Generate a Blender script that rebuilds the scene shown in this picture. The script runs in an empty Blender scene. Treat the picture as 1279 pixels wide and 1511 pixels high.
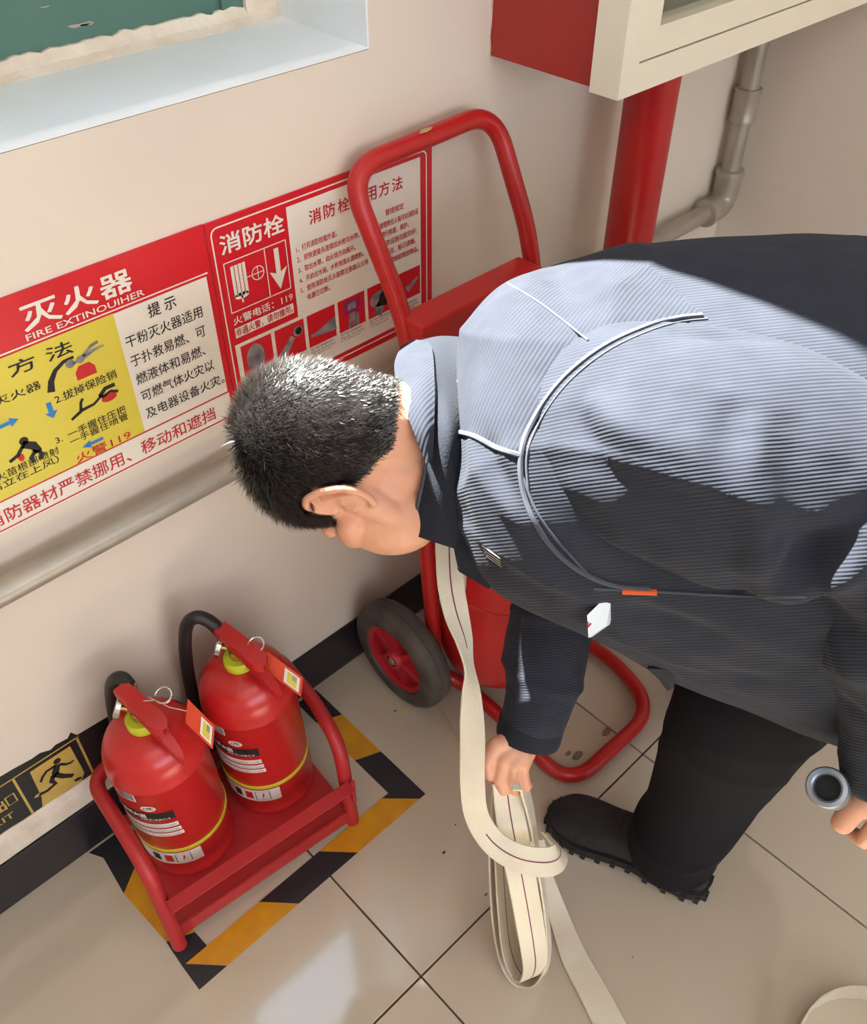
import bpy, bmesh, math, random
import numpy as np
from mathutils import Vector, Matrix, noise
from mathutils.bvhtree import BVHTree

random.seed(7)
rng = np.random.default_rng(7)
SC = bpy.context.scene
COL = SC.collection

# ------------------------------------------------------------------ camera, world, sun, exposure
IW, IH = 1279, 1511
YAW, PITCH, ROLL, FPX = math.radians(43.94165), math.radians(43.01965), math.radians(0.10780), 1347.53
CAMZ = 1.58
_f = Vector((math.sin(YAW)*math.cos(PITCH), math.cos(YAW)*math.cos(PITCH), -math.sin(PITCH)))
_r0 = Vector((math.cos(YAW), -math.sin(YAW), 0)); _u0 = _r0.cross(_f)
_r = math.cos(ROLL)*_r0 + math.sin(ROLL)*_u0
_u = -math.sin(ROLL)*_r0 + math.cos(ROLL)*_u0
CAM = Vector((0, 0, CAMZ))
cam_data = bpy.data.cameras.new('camera'); cam = bpy.data.objects.new('camera', cam_data); COL.objects.link(cam)
cam_data.sensor_fit = 'VERTICAL'; cam_data.sensor_height = 24.0; cam_data.lens = FPX*24.0/IH
cam_data.clip_start = 0.02
cam.matrix_world = Matrix(((_r.x, _u.x, -_f.x, 0), (_r.y, _u.y, -_f.y, 0), (_r.z, _u.z, -_f.z, CAMZ), (0, 0, 0, 1)))
SC.camera = cam

world = bpy.data.worlds.new('world'); SC.world = world; world.use_nodes = True
wn = world.node_tree.nodes; wl = world.node_tree.links
bg = wn['Background']
tc = wn.new('ShaderNodeTexCoord'); sep = wn.new('ShaderNodeSeparateXYZ'); rmp = wn.new('ShaderNodeValToRGB')
wl.new(tc.outputs['Generated'], sep.inputs[0]); wl.new(sep.outputs['Z'], rmp.inputs[0]); wl.new(rmp.outputs[0], bg.inputs[0])
rmp.color_ramp.elements[0].position = 0.0; rmp.color_ramp.elements[0].color = (0.93, 0.95, 0.97, 1)
rmp.color_ramp.elements[1].position = 0.7; rmp.color_ramp.elements[1].color = (0.62, 0.76, 1.0, 1)
bg.inputs[1].default_value = 5.2

SUN_TO = Vector((-0.06, 1.0, 1.42)).normalized()
sd = bpy.data.lights.new('sun', 'SUN'); sun = bpy.data.objects.new('sun', sd); COL.objects.link(sun)
sd.energy = 72.0; sd.angle = math.radians(0.6); sd.color = (1.0, 0.98, 0.92)
sun.location = (-1, 4, 6); sun.rotation_euler = SUN_TO.to_track_quat('Z', 'Y').to_euler()

ld = bpy.data.lights.new('room_fill_light', 'AREA'); fill_obj = bpy.data.objects.new('room_fill_light', ld); COL.objects.link(fill_obj)  # unseen area light added under the ceiling to fill the room
ld.shape = 'RECTANGLE'; ld.size = 2.4; ld.size_y = 1.6; ld.energy = 16; ld.color = (1.0, 0.95, 0.88)
fill_obj.location = (-0.3, -1.0, 2.78)
SC.view_settings.view_transform = 'Standard'; SC.view_settings.look = 'None'
SC.view_settings.exposure = 0.10; SC.view_settings.gamma = 1.0; SC.view_settings.use_curve_mapping = False

# ------------------------------------------------------------------ helpers
def lin(c):
    return tuple(((x/255)/12.92 if x/255 <= 0.04045 else ((x/255+0.055)/1.055)**2.4) for x in c) + (1,)

def at(px, py, d):
    return CAM + d*(_f + ((px-IW/2)/FPX)*_r - ((py-IH/2)/FPX)*_u)

def hit(px, py, axis, val):
    d = _f + ((px-IW/2)/FPX)*_r - ((py-IH/2)/FPX)*_u
    return CAM + d*((val-CAM[axis])/d[axis])

def mat(name, col, rough=0.5, metal=0.0, var=0.0, vscale=8.0, bump=0.0, bscale=60.0, spec=0.5, coat=0.0, sheen=0.0, col2=None, sss=0.0):
    m = bpy.data.materials.new(name); m.use_nodes = True
    nt = m.node_tree; b = nt.nodes['Principled BSDF']
    c = lin(col)
    b.inputs['Base Color'].default_value = c
    b.inputs['Roughness'].default_value = rough; b.inputs['Metallic'].default_value = metal
    b.inputs['Specular IOR Level'].default_value = spec
    if coat: b.inputs['Coat Weight'].default_value = coat; b.inputs['Coat Roughness'].default_value = 0.12
    if sheen: b.inputs['Sheen Weight'].default_value = sheen; b.inputs['Sheen Roughness'].default_value = 0.4
    if sss:
        b.inputs['Subsurface Weight'].default_value = sss; b.inputs['Subsurface Radius'].default_value = (0.012, 0.005, 0.003); b.inputs['Subsurface Scale'].default_value = 1.0
    co = nt.nodes.new('ShaderNodeTexCoord')
    if var or col2:
        n = nt.nodes.new('ShaderNodeTexNoise'); n.inputs['Scale'].default_value = vscale; n.inputs['Detail'].default_value = 5
        nt.links.new(co.outputs['Object'], n.inputs['Vector'])
        r = nt.nodes.new('ShaderNodeValToRGB')
        r.color_ramp.elements[0].position = 0.3; r.color_ramp.elements[1].position = 0.7
        c2 = lin(col2) if col2 else tuple(min(1, x*(1+var)) for x in c[:3])+(1,)
        c1 = c if col2 else tuple(x*(1-var) for x in c[:3])+(1,)
        r.color_ramp.elements[0].color = c1; r.color_ramp.elements[1].color = c2
        nt.links.new(n.outputs['Fac'], r.inputs[0]); nt.links.new(r.outputs[0], b.inputs['Base Color'])
    if bump:
        n2 = nt.nodes.new('ShaderNodeTexNoise'); n2.inputs['Scale'].default_value = bscale; n2.inputs['Detail'].default_value = 4
        nt.links.new(co.outputs['Object'], n2.inputs['Vector'])
        bp = nt.nodes.new('ShaderNodeBump'); bp.inputs['Strength'].default_value = bump; bp.inputs['Distance'].default_value = 0.004
        nt.links.new(n2.outputs['Fac'], bp.inputs['Height']); nt.links.new(bp.outputs[0], b.inputs['Normal'])
    return m

def mk(name, verts, faces, material, parent=None, smooth=False, kind=None, label=None):
    me = bpy.data.meshes.new(name)
    me.from_pydata([tuple(v) for v in verts], [], faces); me.update()
    if material: me.materials.append(material)
    if smooth: me.shade_smooth()
    return link(name, me, parent, kind, label)

def link(name, me, parent=None, kind=None, label=None):
    o = bpy.data.objects.new(name, me); COL.objects.link(o)
    if parent is not None:
        o.parent = parent
        o.matrix_parent_inverse = Matrix.Translation(parent.location).inverted() if parent.type == 'EMPTY' else Matrix()
    if kind: o['kind'] = kind
    if label: o['label'] = label
    return o

def thing(name, label, cat, loc=(0, 0, 0), group=None):
    o = bpy.data.objects.new(name, None); COL.objects.link(o)
    o.location = loc; o.empty_display_size = 0.05
    o['label'] = label; o['category'] = cat
    if group: o['group'] = group
    return o

def tag(o, label, cat, group=None):
    o['label'] = label; o['category'] = cat
    if group: o['group'] = group
    return o

class MB:
    """collects shapes into one mesh"""
    def __init__(s): s.v = []; s.f = []; s.cuts = []
    def cut(s):
        s.cuts.append((len(s.v), len(s.f))); return s
    def build_each(s, name, material, parent, **k):
        """one object per group of shapes that follows a cut()"""
        c = [(0, 0)]+s.cuts+[(len(s.v), len(s.f))]
        for (a, fa), (b, fb) in zip(c[:-1], c[1:]):
            if fb > fa:
                mb = MB(); mb.v = s.v[a:b]; mb.f = [tuple(i-a for i in q) for q in s.f[fa:fb]]
                mb.build(name, material, parent, **k)
    def add(s, v, f):
        k = len(s.v); s.v += [Vector(p) for p in v]; s.f += [tuple(i+k for i in q) for q in f]; return s
    def box(s, a, b):
        x0, y0, z0 = a; x1, y1, z1 = b
        return s.add([(x0,y0,z0),(x1,y0,z0),(x1,y1,z0),(x0,y1,z0),(x0,y0,z1),(x1,y0,z1),(x1,y1,z1),(x0,y1,z1)],
                     [(0,3,2,1),(4,5,6,7),(0,1,5,4),(1,2,6,5),(2,3,7,6),(3,0,4,7)])
    def bbox(s, a, b, bev):
        """bevelled box"""
        bm = bmesh.new(); bmesh.ops.create_cube(bm, size=1)
        for v in bm.verts:
            v.co = Vector(((a[i]+b[i])/2 + v.co[i]*(b[i]-a[i])) for i in range(3))
        bmesh.ops.bevel(bm, geom=bm.edges[:], offset=bev, segments=2, affect='EDGES', profile=0.5)
        bm.verts.ensure_lookup_table()
        s.add([v.co.copy() for v in bm.verts], [tuple(v.index for v in f.verts) for f in bm.faces]); bm.free(); return s
    def sweep(s, pts, prof, up=None, close=False, cap=True):
        """prof(i, t) -> list of (a, b) offsets in the normal frame"""
        P = [Vector(p) for p in pts]; n = len(P)
        T = []
        for i in range(n):
            if close: t = P[(i+1) % n]-P[i-1]
            else: t = P[min(i+1, n-1)]-P[max(i-1, 0)]
            T.append(t.normalized())
        N = Vector(up) if up is not None else (Vector((0,0,1)) if abs(T[0].z) < 0.9 else Vector((1,0,0)))
        rows = []
        for i in range(n):
            N = (N - T[i]*N.dot(T[i])).normalized()
            if up is not None and not callable(up):
                N2 = Vector(up) - T[i]*Vector(up).dot(T[i])
                if N2.length > 1e-3: N = N2.normalized()
            B = T[i].cross(N)
            rows.append([P[i]+N*a+B*b for a, b in prof(i, i/max(1, n-1))])
        m = len(rows[0]); V = [p for r in rows for p in r]; F = []
        for i in range(n if close else n-1):
            j = (i+1) % n
            for k in range(m):
                F.append((i*m+k, i*m+(k+1) % m, j*m+(k+1) % m, j*m+k))
        if cap and not close:
            F.append(tuple(range(m))[::-1]); F.append(tuple((n-1)*m+k for k in range(m)))
        return s.add(V, F)
    def tube(s, pts, r, seg=14, close=False, up=None, e=1.0):
        rf = (lambda i, t: r) if not hasattr(r, '__len__') else (lambda i, t: r[i])
        return s.sweep(pts, lambda i, t: [(rf(i, t)*math.cos(q*2*math.pi/seg), e*rf(i, t)*math.sin(q*2*math.pi/seg)) for q in range(seg)], up, close)
    def lathe(s, prof, c=(0, 0, 0), seg=40, axis=None):
        """prof list of (r, z)"""
        V = []; F = []; n = len(prof)
        for r, z in prof:
            for k in range(seg):
                a = 2*math.pi*k/seg; V.append(Vector((r*math.cos(a), r*math.sin(a), z)))
        for i in range(n-1):
            for k in range(seg):
                F.append((i*seg+k, i*seg+(k+1) % seg, (i+1)*seg+(k+1) % seg, (i+1)*seg+k))
        if prof[0] != prof[-1] and prof[0][0] > 1e-6: F.append(tuple(range(seg))[::-1])
        if prof[0] != prof[-1] and prof[-1][0] > 1e-6: F.append(tuple((n-1)*seg+k for k in range(seg)))
        if axis is not None:
            q = Vector(axis).to_track_quat('Z', 'Y'); V = [q @ v for v in V]
        return s.add([v+Vector(c) for v in V], F)
    def prism(s, poly, o, ux, uy, d):
        """flat polygon (a,b) on plane o+a*ux+b*uy, thickness vector d"""
        o, ux, uy, d = map(Vector, (o, ux, uy, d)); n = len(poly)
        V = [o+ux*a+uy*b for a, b in poly]; V += [v+d for v in V]
        return s.add(V, [tuple(range(n))[::-1], tuple(range(n, 2*n))]+[(i, (i+1) % n, n+(i+1) % n, n+i) for i in range(n)])
    def ellipsoid(s, c, X, Y, Z, seg=24, rings=16):
        c, X, Y, Z = map(Vector, (c, X, Y, Z)); V = []; F = []
        for i in range(rings+1):
            t = math.pi*i/rings
            for k in range(seg):
                a = 2*math.pi*k/seg
                V.append(c+X*math.sin(t)*math.cos(a)+Y*math.sin(t)*math.sin(a)+Z*math.cos(t))
        for i in range(rings):
            for k in range(seg): F.append((i*seg+k, i*seg+(k+1) % seg, (i+1)*seg+(k+1) % seg, (i+1)*seg+k))
        return s.add(V, F)
    def capsule(s, a, b, ra, rb, seg=16):
        a, b = Vector(a), Vector(b); d = (b-a); L = d.length; d.normalize(); pts = []; rr = []
        for t in (-1, -.94, -.8, -.55, -.25): pts.append(a+d*t*ra); rr.append(max(ra*math.sqrt(max(0, 1-t*t)), ra*.05))
        pts.append(a); rr.append(ra); pts.append(b); rr.append(rb)
        for t in (.25, .55, .8, .94, 1): pts.append(b+d*t*rb); rr.append(max(rb*math.sqrt(max(0, 1-t*t)), rb*.05))
        return s.tube(pts, rr, seg)
    def build(s, name, material, parent=None, smooth=False, kind=None, label=None, recalc=True):
        o = mk(name, s.v, s.f, material, parent, smooth, kind, label)
        if recalc:
            bm = bmesh.new(); bm.from_mesh(o.data); bmesh.ops.recalc_face_normals(bm, faces=bm.faces[:]); bm.to_mesh(o.data); bm.free()
        if smooth: smooth_by_angle(o, 40)
        return o

def smooth_by_angle(o, deg):
    me = o.data; bm = bmesh.new(); bm.from_mesh(me); c = math.radians(deg)
    for e in bm.edges:
        e.smooth = not (len(e.link_faces) == 2 and e.calc_face_angle(0) > c)
    for f in bm.faces: f.smooth = True
    bm.to_mesh(me); bm.free()

def cat(pts, n=8, close=False):
    """Catmull-Rom through points (any dimension)"""
    P = [np.array(p, float) for p in pts]; out = []; N = len(P)
    rngi = range(N if close else N-1)
    for i in rngi:
        p0 = P[i-1] if (i > 0 or close) else 2*P[0]-P[1]
        p1 = P[i]; p2 = P[(i+1) % N]
        p3 = P[(i+2) % N] if (i+2 < N or close) else 2*P[-1]-P[-2]
        for k in range(n):
            t = k/n
            out.append(0.5*((2*p1)+(-p0+p2)*t+(2*p0-5*p1+4*p2-p3)*t*t+(-p0+3*p1-3*p2+p3)*t**3))
    if not close: out.append(P[-1])
    return [tuple(float(x) for x in q) for q in out]

def fillet(pts, r, n=6):
    """polyline with rounded corners"""
    P = [Vector(p) for p in pts]; out = [P[0]]
    for i in range(1, len(P)-1):
        a = (P[i-1]-P[i]); b = (P[i+1]-P[i]); rr = r[i-1] if hasattr(r, '__len__') else r
        rr = min(rr, a.length*.49, b.length*.49); a.normalize(); b.normalize()
        A = P[i]+a*rr; B = P[i]+b*rr
        for k in range(n+1):
            t = k/n; out.append((1-t)**2*A+2*t*(1-t)*P[i]+t*t*B)
    out.append(P[-1]); return out

def remesh(mb, voxel, smooth_it=0, fac=0.5):
    me = bpy.data.meshes.new('tmp'); me.from_pydata([tuple(v) for v in mb.v], [], mb.f); me.update()
    bm = bmesh.new(); bm.from_mesh(me)
    bmesh.ops.remove_doubles(bm, verts=bm.verts[:], dist=1e-6)
    bmesh.ops.recalc_face_normals(bm, faces=bm.faces[:]); bm.to_mesh(me); bm.free()
    o = bpy.data.objects.new('tmp', me); COL.objects.link(o)
    md = o.modifiers.new('r', 'REMESH'); md.mode = 'VOXEL'; md.voxel_size = voxel; md.use_smooth_shade = True
    if smooth_it:
        sm = o.modifiers.new('s', 'SMOOTH'); sm.iterations = smooth_it; sm.factor = fac
    dg = bpy.context.evaluated_depsgraph_get(); dg.update()
    res = bpy.data.meshes.new_from_object(o.evaluated_get(dg))
    bpy.data.objects.remove(o); bpy.data.meshes.remove(me)
    res.shade_smooth(); return res

_tc = {}
def text_geo(body, bold=0.0):
    key = (body, bold)
    if key in _tc: return _tc[key]
    cu = bpy.data.curves.new('t', 'FONT'); cu.body = body; cu.size = 1; cu.offset = bold; cu.resolution_u = 2
    o = bpy.data.objects.new('t', cu); COL.objects.link(o)
    dg = bpy.context.evaluated_depsgraph_get(); dg.update()
    me = bpy.data.meshes.new_from_object(o.evaluated_get(dg))
    V = np.array([v.co[:2] for v in me.vertices]); F = [tuple(p.vertices) for p in me.polygons]
    bpy.data.objects.remove(o); bpy.data.curves.remove(cu); bpy.data.meshes.remove(me)
    V = (V-V.min(0))/(V.max(0)-V.min(0)); _tc[key] = (V, F); return V, F

def wall_text(mb, body, x0, x1, z0, z1, y, bold=0.0):
    V, F = text_geo(body)
    mb.cut()
    for k, (dx, dz) in enumerate(((0, 0),) if not bold else ((0, 0), (1, 0), (-1, 0), (0, 1), (0, -1), (.7, .7), (-.7, -.7), (.7, -.7), (-.7, .7))):
        q = bold*(z1-z0)*1.3
        mb.add([(x0+a*(x1-x0)+dx*q, y-.00002*k, z0+b*(z1-z0)+dz*q) for a, b in V], F)

def rect(mb, x0, x1, z0, z1, y):
    mb.add([(x0, y, z0), (x1, y, z0), (x1, y, z1), (x0, y, z1)], [(0, 1, 2, 3)])

# ------------------------------------------------------------------ materials
M = {}
M['wall'] = mat('wall_paint', (229, 218, 203), 0.75, col2=(222, 208, 193), vscale=1.3, bump=0.10, bscale=25)
M['plaster'] = mat('white_plaster', (236, 238, 240), 0.8, var=0.03, vscale=5, bump=0.25, bscale=30)
M['rough_plaster'] = mat('rough_plaster', (214, 196, 178), 0.9, col2=(236, 224, 208), vscale=20, bump=0.8, bscale=70)
M['tile'] = mat('floor_tile_glaze', (196, 182, 162), 0.07, col2=(188, 173, 153), vscale=2.2, spec=0.8, bump=0.015, bscale=9)
M['grout'] = mat('grout', (96, 72, 52), 0.9)
M['black_skirt'] = mat('black_skirting', (36, 31, 36), 0.3, var=0.15, vscale=9, bump=0.15, bscale=20)
M['tape_black'] = mat('tape_black', (34, 32, 38), 0.45, var=0.1)
M['tape_yellow'] = mat('tape_yellow', (214, 150, 14), 0.45, col2=(200, 134, 20), vscale=25)
M['red_paint'] = mat('red_paint', (186, 34, 34), 0.32, var=0.08, vscale=14, bump=0.03, bscale=120)
M['red_dull'] = mat('red_frame_paint', (184, 44, 46), 0.42, var=0.07, vscale=20, bump=0.1, bscale=90)
M['red_tank'] = mat('red_tank_enamel', (196, 34, 34), 0.30, var=0.05, vscale=6, coat=0.15)
M['red_cabinet'] = mat('red_cabinet_paint', (168, 44, 36), 0.5, col2=(158, 38, 32), vscale=4)
M['alu'] = mat('white_aluminium', (232, 222, 200), 0.4, var=0.02)
M['seam_dark'] = mat('dark_joint', (92, 84, 72), 0.8)
M['galv'] = mat('galvanised_steel', (172, 164, 152), 0.42, metal=0.45, var=0.12, vscale=16, bump=0.1, bscale=70)
M['green'] = mat('green_panel_paint', (84, 120, 108), 0.35, col2=(72, 108, 98), vscale=4)
M['sign_red'] = mat('sign_red', (206, 30, 42), 0.35)
M['sign_white'] = mat('sign_white', (232, 224, 212), 0.4, var=0.02, vscale=3)
M['sign_yellow'] = mat('sign_yellow', (214, 196, 70), 0.4)
M['ink'] = mat('ink_black', (26, 22, 24), 0.6)
M['ink_red'] = mat('ink_red', (196, 28, 36), 0.5)
M['ink_blue'] = mat('ink_blue', (36, 120, 190), 0.5)
M['ink_orange'] = mat('ink_orange', (206, 80, 20), 0.5)
M['print_grey'] = mat('print_grey', (158, 152, 156), 0.5, col2=(92, 88, 96), vscale=60)
M['print_purple'] = mat('print_purple', (150, 40, 90), 0.5)
M['gold'] = mat('sticker_gold', (196, 164, 84), 0.35, var=0.06, vscale=30)
M['sticker_black'] = mat('sticker_black', (34, 32, 38), 0.3, col2=(28, 38, 36), vscale=14)
M['rubber'] = mat('grey_rubber', (64, 58, 56), 0.75, col2=(96, 88, 78), vscale=18, bump=0.3, bscale=60)
M['rubber_dark'] = mat('black_rubber', (34, 32, 32), 0.5, bump=0.1, bscale=80)
M['hub'] = mat('red_hub_plastic', (186, 34, 50), 0.45)
M['chrome'] = mat('chrome', (210, 208, 200), 0.18, metal=1.0)
M['brass'] = mat('brass', (190, 160, 90), 0.3, metal=0.9)
M['neck_yellow'] = mat('yellow_green_ring', (196, 200, 50), 0.4)
M['band_yellow'] = mat('yellow_band', (214, 198, 48), 0.4)
M['paper'] = mat('paper_white', (228, 222, 212), 0.5)
M['tag_orange'] = mat('tag_orange', (212, 66, 30), 0.4)
M['hose'] = mat('canvas_hose', (222, 212, 192), 0.7, col2=(212, 199, 176), vscale=10, bump=0.35, bscale=400)
M['hose_line'] = mat('hose_purple_thread', (112, 34, 66), 0.7)
M['skin'] = mat('skin', (206, 146, 116), 0.5, col2=(214, 158, 130), vscale=14, bump=0.08, bscale=250, sss=0.12)
M['skin_ear'] = M['skin']
M['hair'] = mat('black_hair', (34, 28, 26), 0.42, spec=0.7)
M['hair_base'] = mat('hair_base', (30, 25, 24), 0.85, spec=0.15)
M['shoe'] = mat('black_suede', (30, 29, 31), 0.8, col2=(42, 41, 43), vscale=50, bump=0.4, bscale=160)
M['sole'] = mat('shoe_sole', (30, 29, 32), 0.6, bump=0.2, bscale=80)
M['trouser'] = mat('black_trouser_cloth', (15, 15, 23), 0.9, bump=0.1, bscale=400, spec=0.2)
M['coupling'] = mat('grey_coupling_metal', (150, 156, 166), 0.35, metal=0.7, bump=0.1, bscale=60)
M['coupling_dark'] = mat('coupling_bore', (20, 18, 22), 0.7)
M['white_plastic'] = mat('white_card', (222, 230, 236), 0.35)
M['orange_tape'] = mat('orange_ribbon', (214, 84, 22), 0.6)
M['piping'] = mat('jacket_piping', (66, 68, 78), 0.8)
M['dirt'] = mat('dust', (150, 132, 108), 0.95, col2=(104, 90, 74), vscale=150)
M['crumb'] = mat('crumb', (196, 176, 120), 0.9, bump=0.6, bscale=200)
M['dark_speck'] = mat('dark_speck', (40, 30, 24), 0.9)

def rib_mat(name, col, k, scale, strength=0.27):
    """knitted rib cloth: fine ridges across direction k"""
    m = mat(name, col, 0.9, sheen=0.03, var=0.12, vscale=30, spec=0.22)
    nt = m.node_tree; b = nt.nodes['Principled BSDF']
    b.inputs['Sheen Roughness'].default_value = 0.5
    geo = nt.nodes.new('ShaderNodeTexCoord'); dot = nt.nodes.new('ShaderNodeVectorMath'); dot.operation = 'DOT_PRODUCT'
    dot.inputs[1].default_value = tuple(Vector(k)*scale)
    nt.links.new(geo.outputs['Object'], dot.inputs[0])
    s = nt.nodes.new('ShaderNodeMath'); s.operation = 'SINE'; nt.links.new(dot.outputs['Value'], s.inputs[0])
    bp = nt.nodes.new('ShaderNodeBump'); bp.inputs['Strength'].default_value = strength; bp.inputs['Distance'].default_value = 0.0016
    nt.links.new(s.outputs[0], bp.inputs['Height']); nt.links.new(bp.outputs[0], b.inputs['Normal'])
    return m
AX = Vector((0.72, -0.69, 0.0)).normalized()      # body axis, neck towards hips
LS = Vector((-0.69, -0.72, 0.0)).normalized()     # towards the man's left side
M['jacket'] = rib_mat('jacket_rib', (44, 46, 56), (LS - Vector((0, 0, 1))) + AX*0.15, 2*math.pi/0.0052)
M['jacket_yoke'] = rib_mat('jacket_yoke_rib', (44, 46, 56), (AX*0.9 + LS*0.6), 2*math.pi/0.0052)
M['jacket_dark'] = mat('jacket_plain', (34, 36, 45), 0.9, spec=0.25, sheen=0.04, bump=0.2, bscale=350)

# ------------------------------------------------------------------ setting
YW = 1.008; XR = 1.90; XL = -2.6; YB = -3.2; H = 2.85
def struct(name, mb, m, **k):
    o = mb.build(name, m, None, **k) if isinstance(mb, MB) else mb
    o['kind'] = 'structure'; return o

floor = struct('floor', MB().box((XL, YB, -0.06), (XR, YW+.25, -0.006)), M['grout'])
TS = 0.602; GX = 0.386; GY = 0.428; gap = 0.0016
base_me = None
for i in range(-6, 4):
    for j in range(-7, 2):
        x0, x1 = GX+i*TS, GX+(i+1)*TS; y0, y1 = GY+(j-1)*TS, GY+j*TS
        x0, x1 = max(x0, XL), min(x1, XR); y0, y1 = max(y0, YB), min(y1, YW)
        if x1-x0 < .03 or y1-y0 < .03: continue
        full = abs(x1-x0-TS) < 1e-4 and abs(y1-y0-TS) < 1e-4
        if full and base_me:
            o = bpy.data.objects.new('floor_tile', base_me); COL.objects.link(o); o.location = (x0, y0, 0); o.parent = floor
        else:
            o = MB().bbox((gap, gap, -0.006), (x1-x0-gap, y1-y0-gap, 0), 0.0008).build('floor_tile', M['tile'], floor)
            o.location = (x0, y0, 0)
            if full: base_me = o.data

# back wall with a deep window opening
WX0, WX1, WZ0, WZ1, WD = -0.20, 0.85, 1.203, 2.72, 0.26
wb = MB().box((XL, YW, -0.06), (WX0, YW+WD, H)).box((WX1, YW, -0.06), (XR+.2, YW+WD, H)).box((WX0, YW, -0.06), (WX1, YW+WD, WZ0-.004)).box((WX0, YW, WZ1), (WX1, YW+WD, H))
struct('wall_back', wb, M['wall'])
struct('wall_right', MB().box((XR, YB, -0.06), (XR+.2, YW, H)), M['wall'])
struct('wall_left', MB().box((XL-.2, YB, -0.06), (XL, YW+WD, H)), M['wall'])
wr = MB().box((XL-.2, YB-.2, -0.06), (XR+.2, YB, 0.9)).box((XL-.2, YB-.2, 2.5), (XR+.2, YB, H)).box((XL-.2, YB-.2, .9), (-2.0, YB, 2.5)).box((1.5, YB-.2, .9), (XR+.2, YB, 2.5))
struct('wall_front', wr, M['wall'])
struct('ceiling', MB().box((XL-.2, YB-.2, H), (XR+.2, YW+WD, H+.12)), M['plaster'])
# rear window frame
w2 = MB()
for x in (-2.0, -.85, .3, 1.45): w2.box((x, YB-.12, .9), (x+.05, YB-.07, 2.5))
for z in (.9, 2.45): w2.box((-2.0, YB-.12, z), (1.5, YB-.07, z+.05))
struct('window_2', w2, M['alu'])

# white window reveal (sill and right cheek)
def slab_noise(o, amp, sc, axis):
    for v in o.data.vertices:
        v.co[axis] += amp*noise.noise(v.co*sc)
sill = MB()
nx, ny = 60, 8; V = []; F = []
for j in range(ny+1):
    for i in range(nx+1):
        x = WX0+(WX1-WX0)*i/nx; y = YW-0.001+(1.215-YW)*j/ny
        V.append((x, y, WZ0+0.0008*noise.noise(Vector((x*9, y*9, 0)))+ (0.004*(j/ny)**6)))
for j in range(ny):
    for i in range(nx):
        a = j*(nx+1)+i; F.append((a, a+1, a+nx+2, a+nx+1))
k = len(V); 
for i in range(nx+1): V.append((V[i][0], YW-.001, WZ0-.003))
for i in range(nx): F.append((i, k+i, k+i+1, i+1))
struct('trim_1', mk('trim_1', V, F, M['plaster'], None, True), None)
struct('trim_2', MB().box((WX1-.004, YW-.001, WZ0), (WX1, 1.215, WZ1)), M['plaster'])
# rough plaster fillet along the frame foot
rp = MB(); pts = []
for i in range(161):
    x = WX0+(WX1-.004-WX0)*i/160
    hgt = 0.022+0.006*noise.noise(Vector((x*14, 0, 3)))+0.004*noise.noise(Vector((x*60, 1, 3)))
    dep = 0.012+0.008*noise.noise(Vector((x*11, 5, 3)))
    pts += [(x, 1.212-dep-.012, WZ0+.001), (x, 1.212-dep*.5-.004, WZ0+hgt*.45), (x, 1.2125, WZ0+hgt), (x, 1.22, WZ0+hgt), (x, 1.22, WZ0-.002)]
F = []
for i in range(160):
    for q in range(4): F.append((i*5+q, (i+1)*5+q, (i+1)*5+q+1, i*5+q+1))
struct('trim_3', mk('trim_3', pts, F, M['rough_plaster'], None, False), None)
struct('trim_4', MB().box((.795, 1.205, WZ0), (.846, 1.225, WZ1)), M['rough_plaster'])

win = MB()
FY0, FY1 = 1.212, 1.25
for x0_, x1_ in ((-.20, -.15), (.76, .795)): win.box((x0_, FY0, WZ0), (x1_, FY1, WZ1))
win.box((.30, FY0+.002, 1.62), (.33, FY1-.002, WZ1))
for z in (1.615, 2.68): win.box((-.15, FY0+.001, z), (.76, FY1-.001, z+.04))
win.box((-.15, FY0+.001, WZ0), (.76, FY1-.001, WZ0+.02))
window = struct('window_1', win, M['green'])
MB().box((-.15, FY0+.006, WZ0+.02), (.76, FY1-.006, 1.62)).build('lower_panel', M['green'], window)
for nm_px, w in (((118, 37), .008), ((128, 36), .005), ((66, 10), .003)):
    q_ = hit(nm_px[0], nm_px[1], 1, FY0+.006)
    P = [(q_.x+w*1.8*math.cos(a)*(1+.3*math.sin(3*a)), q_.z+w*.4*math.sin(a)*(1+.5*math.cos(2*a))) for a in [2*math.pi*i/20 for i in range(20)]]
    MB().prism([(p[0], p[1]) for p in P], (0, FY0+.0058, 0), (1, 0, 0), (0, 0, 1), (0, -.0006, 0)).build('paint_smear', M['galv'], window)
gm = bpy.data.materials.new('window_glass'); gm.use_nodes = True
g = gm.node_tree.nodes; gl = gm.node_tree.links; g.clear()
out = g.new('ShaderNodeOutputMaterial'); mx = g.new('ShaderNodeMixShader'); tr = g.new('ShaderNodeBsdfTransparent'); gs = g.new('ShaderNodeBsdfGlossy'); fr = g.new('ShaderNodeMath'); lw_ = g.new('ShaderNodeLayerWeight'); fr.operation = 'MULTIPLY_ADD'; fr.inputs[1].default_value = .12; fr.inputs[2].default_value = .03; gl.new(lw_.outputs['Facing'], fr.inputs[0])
gs.inputs['Roughness'].default_value = 0.02; tr.inputs[0].default_value = (.93, .96, .95, 1)
gl.new(fr.outputs[0], mx.inputs[0]); gl.new(tr.outputs[0], mx.inputs[1]); gl.new(gs.outputs[0], mx.inputs[2]); gl.new(mx.outputs[0], out.inputs[0])
MB().box((-.15, 1.229, 1.655), (.30, 1.233, 2.68)).build('glass_pane', gm, window)
MB().box((.33, 1.229, 1.655), (.76, 1.233, 2.68)).build('glass_pane', gm, window)

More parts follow.
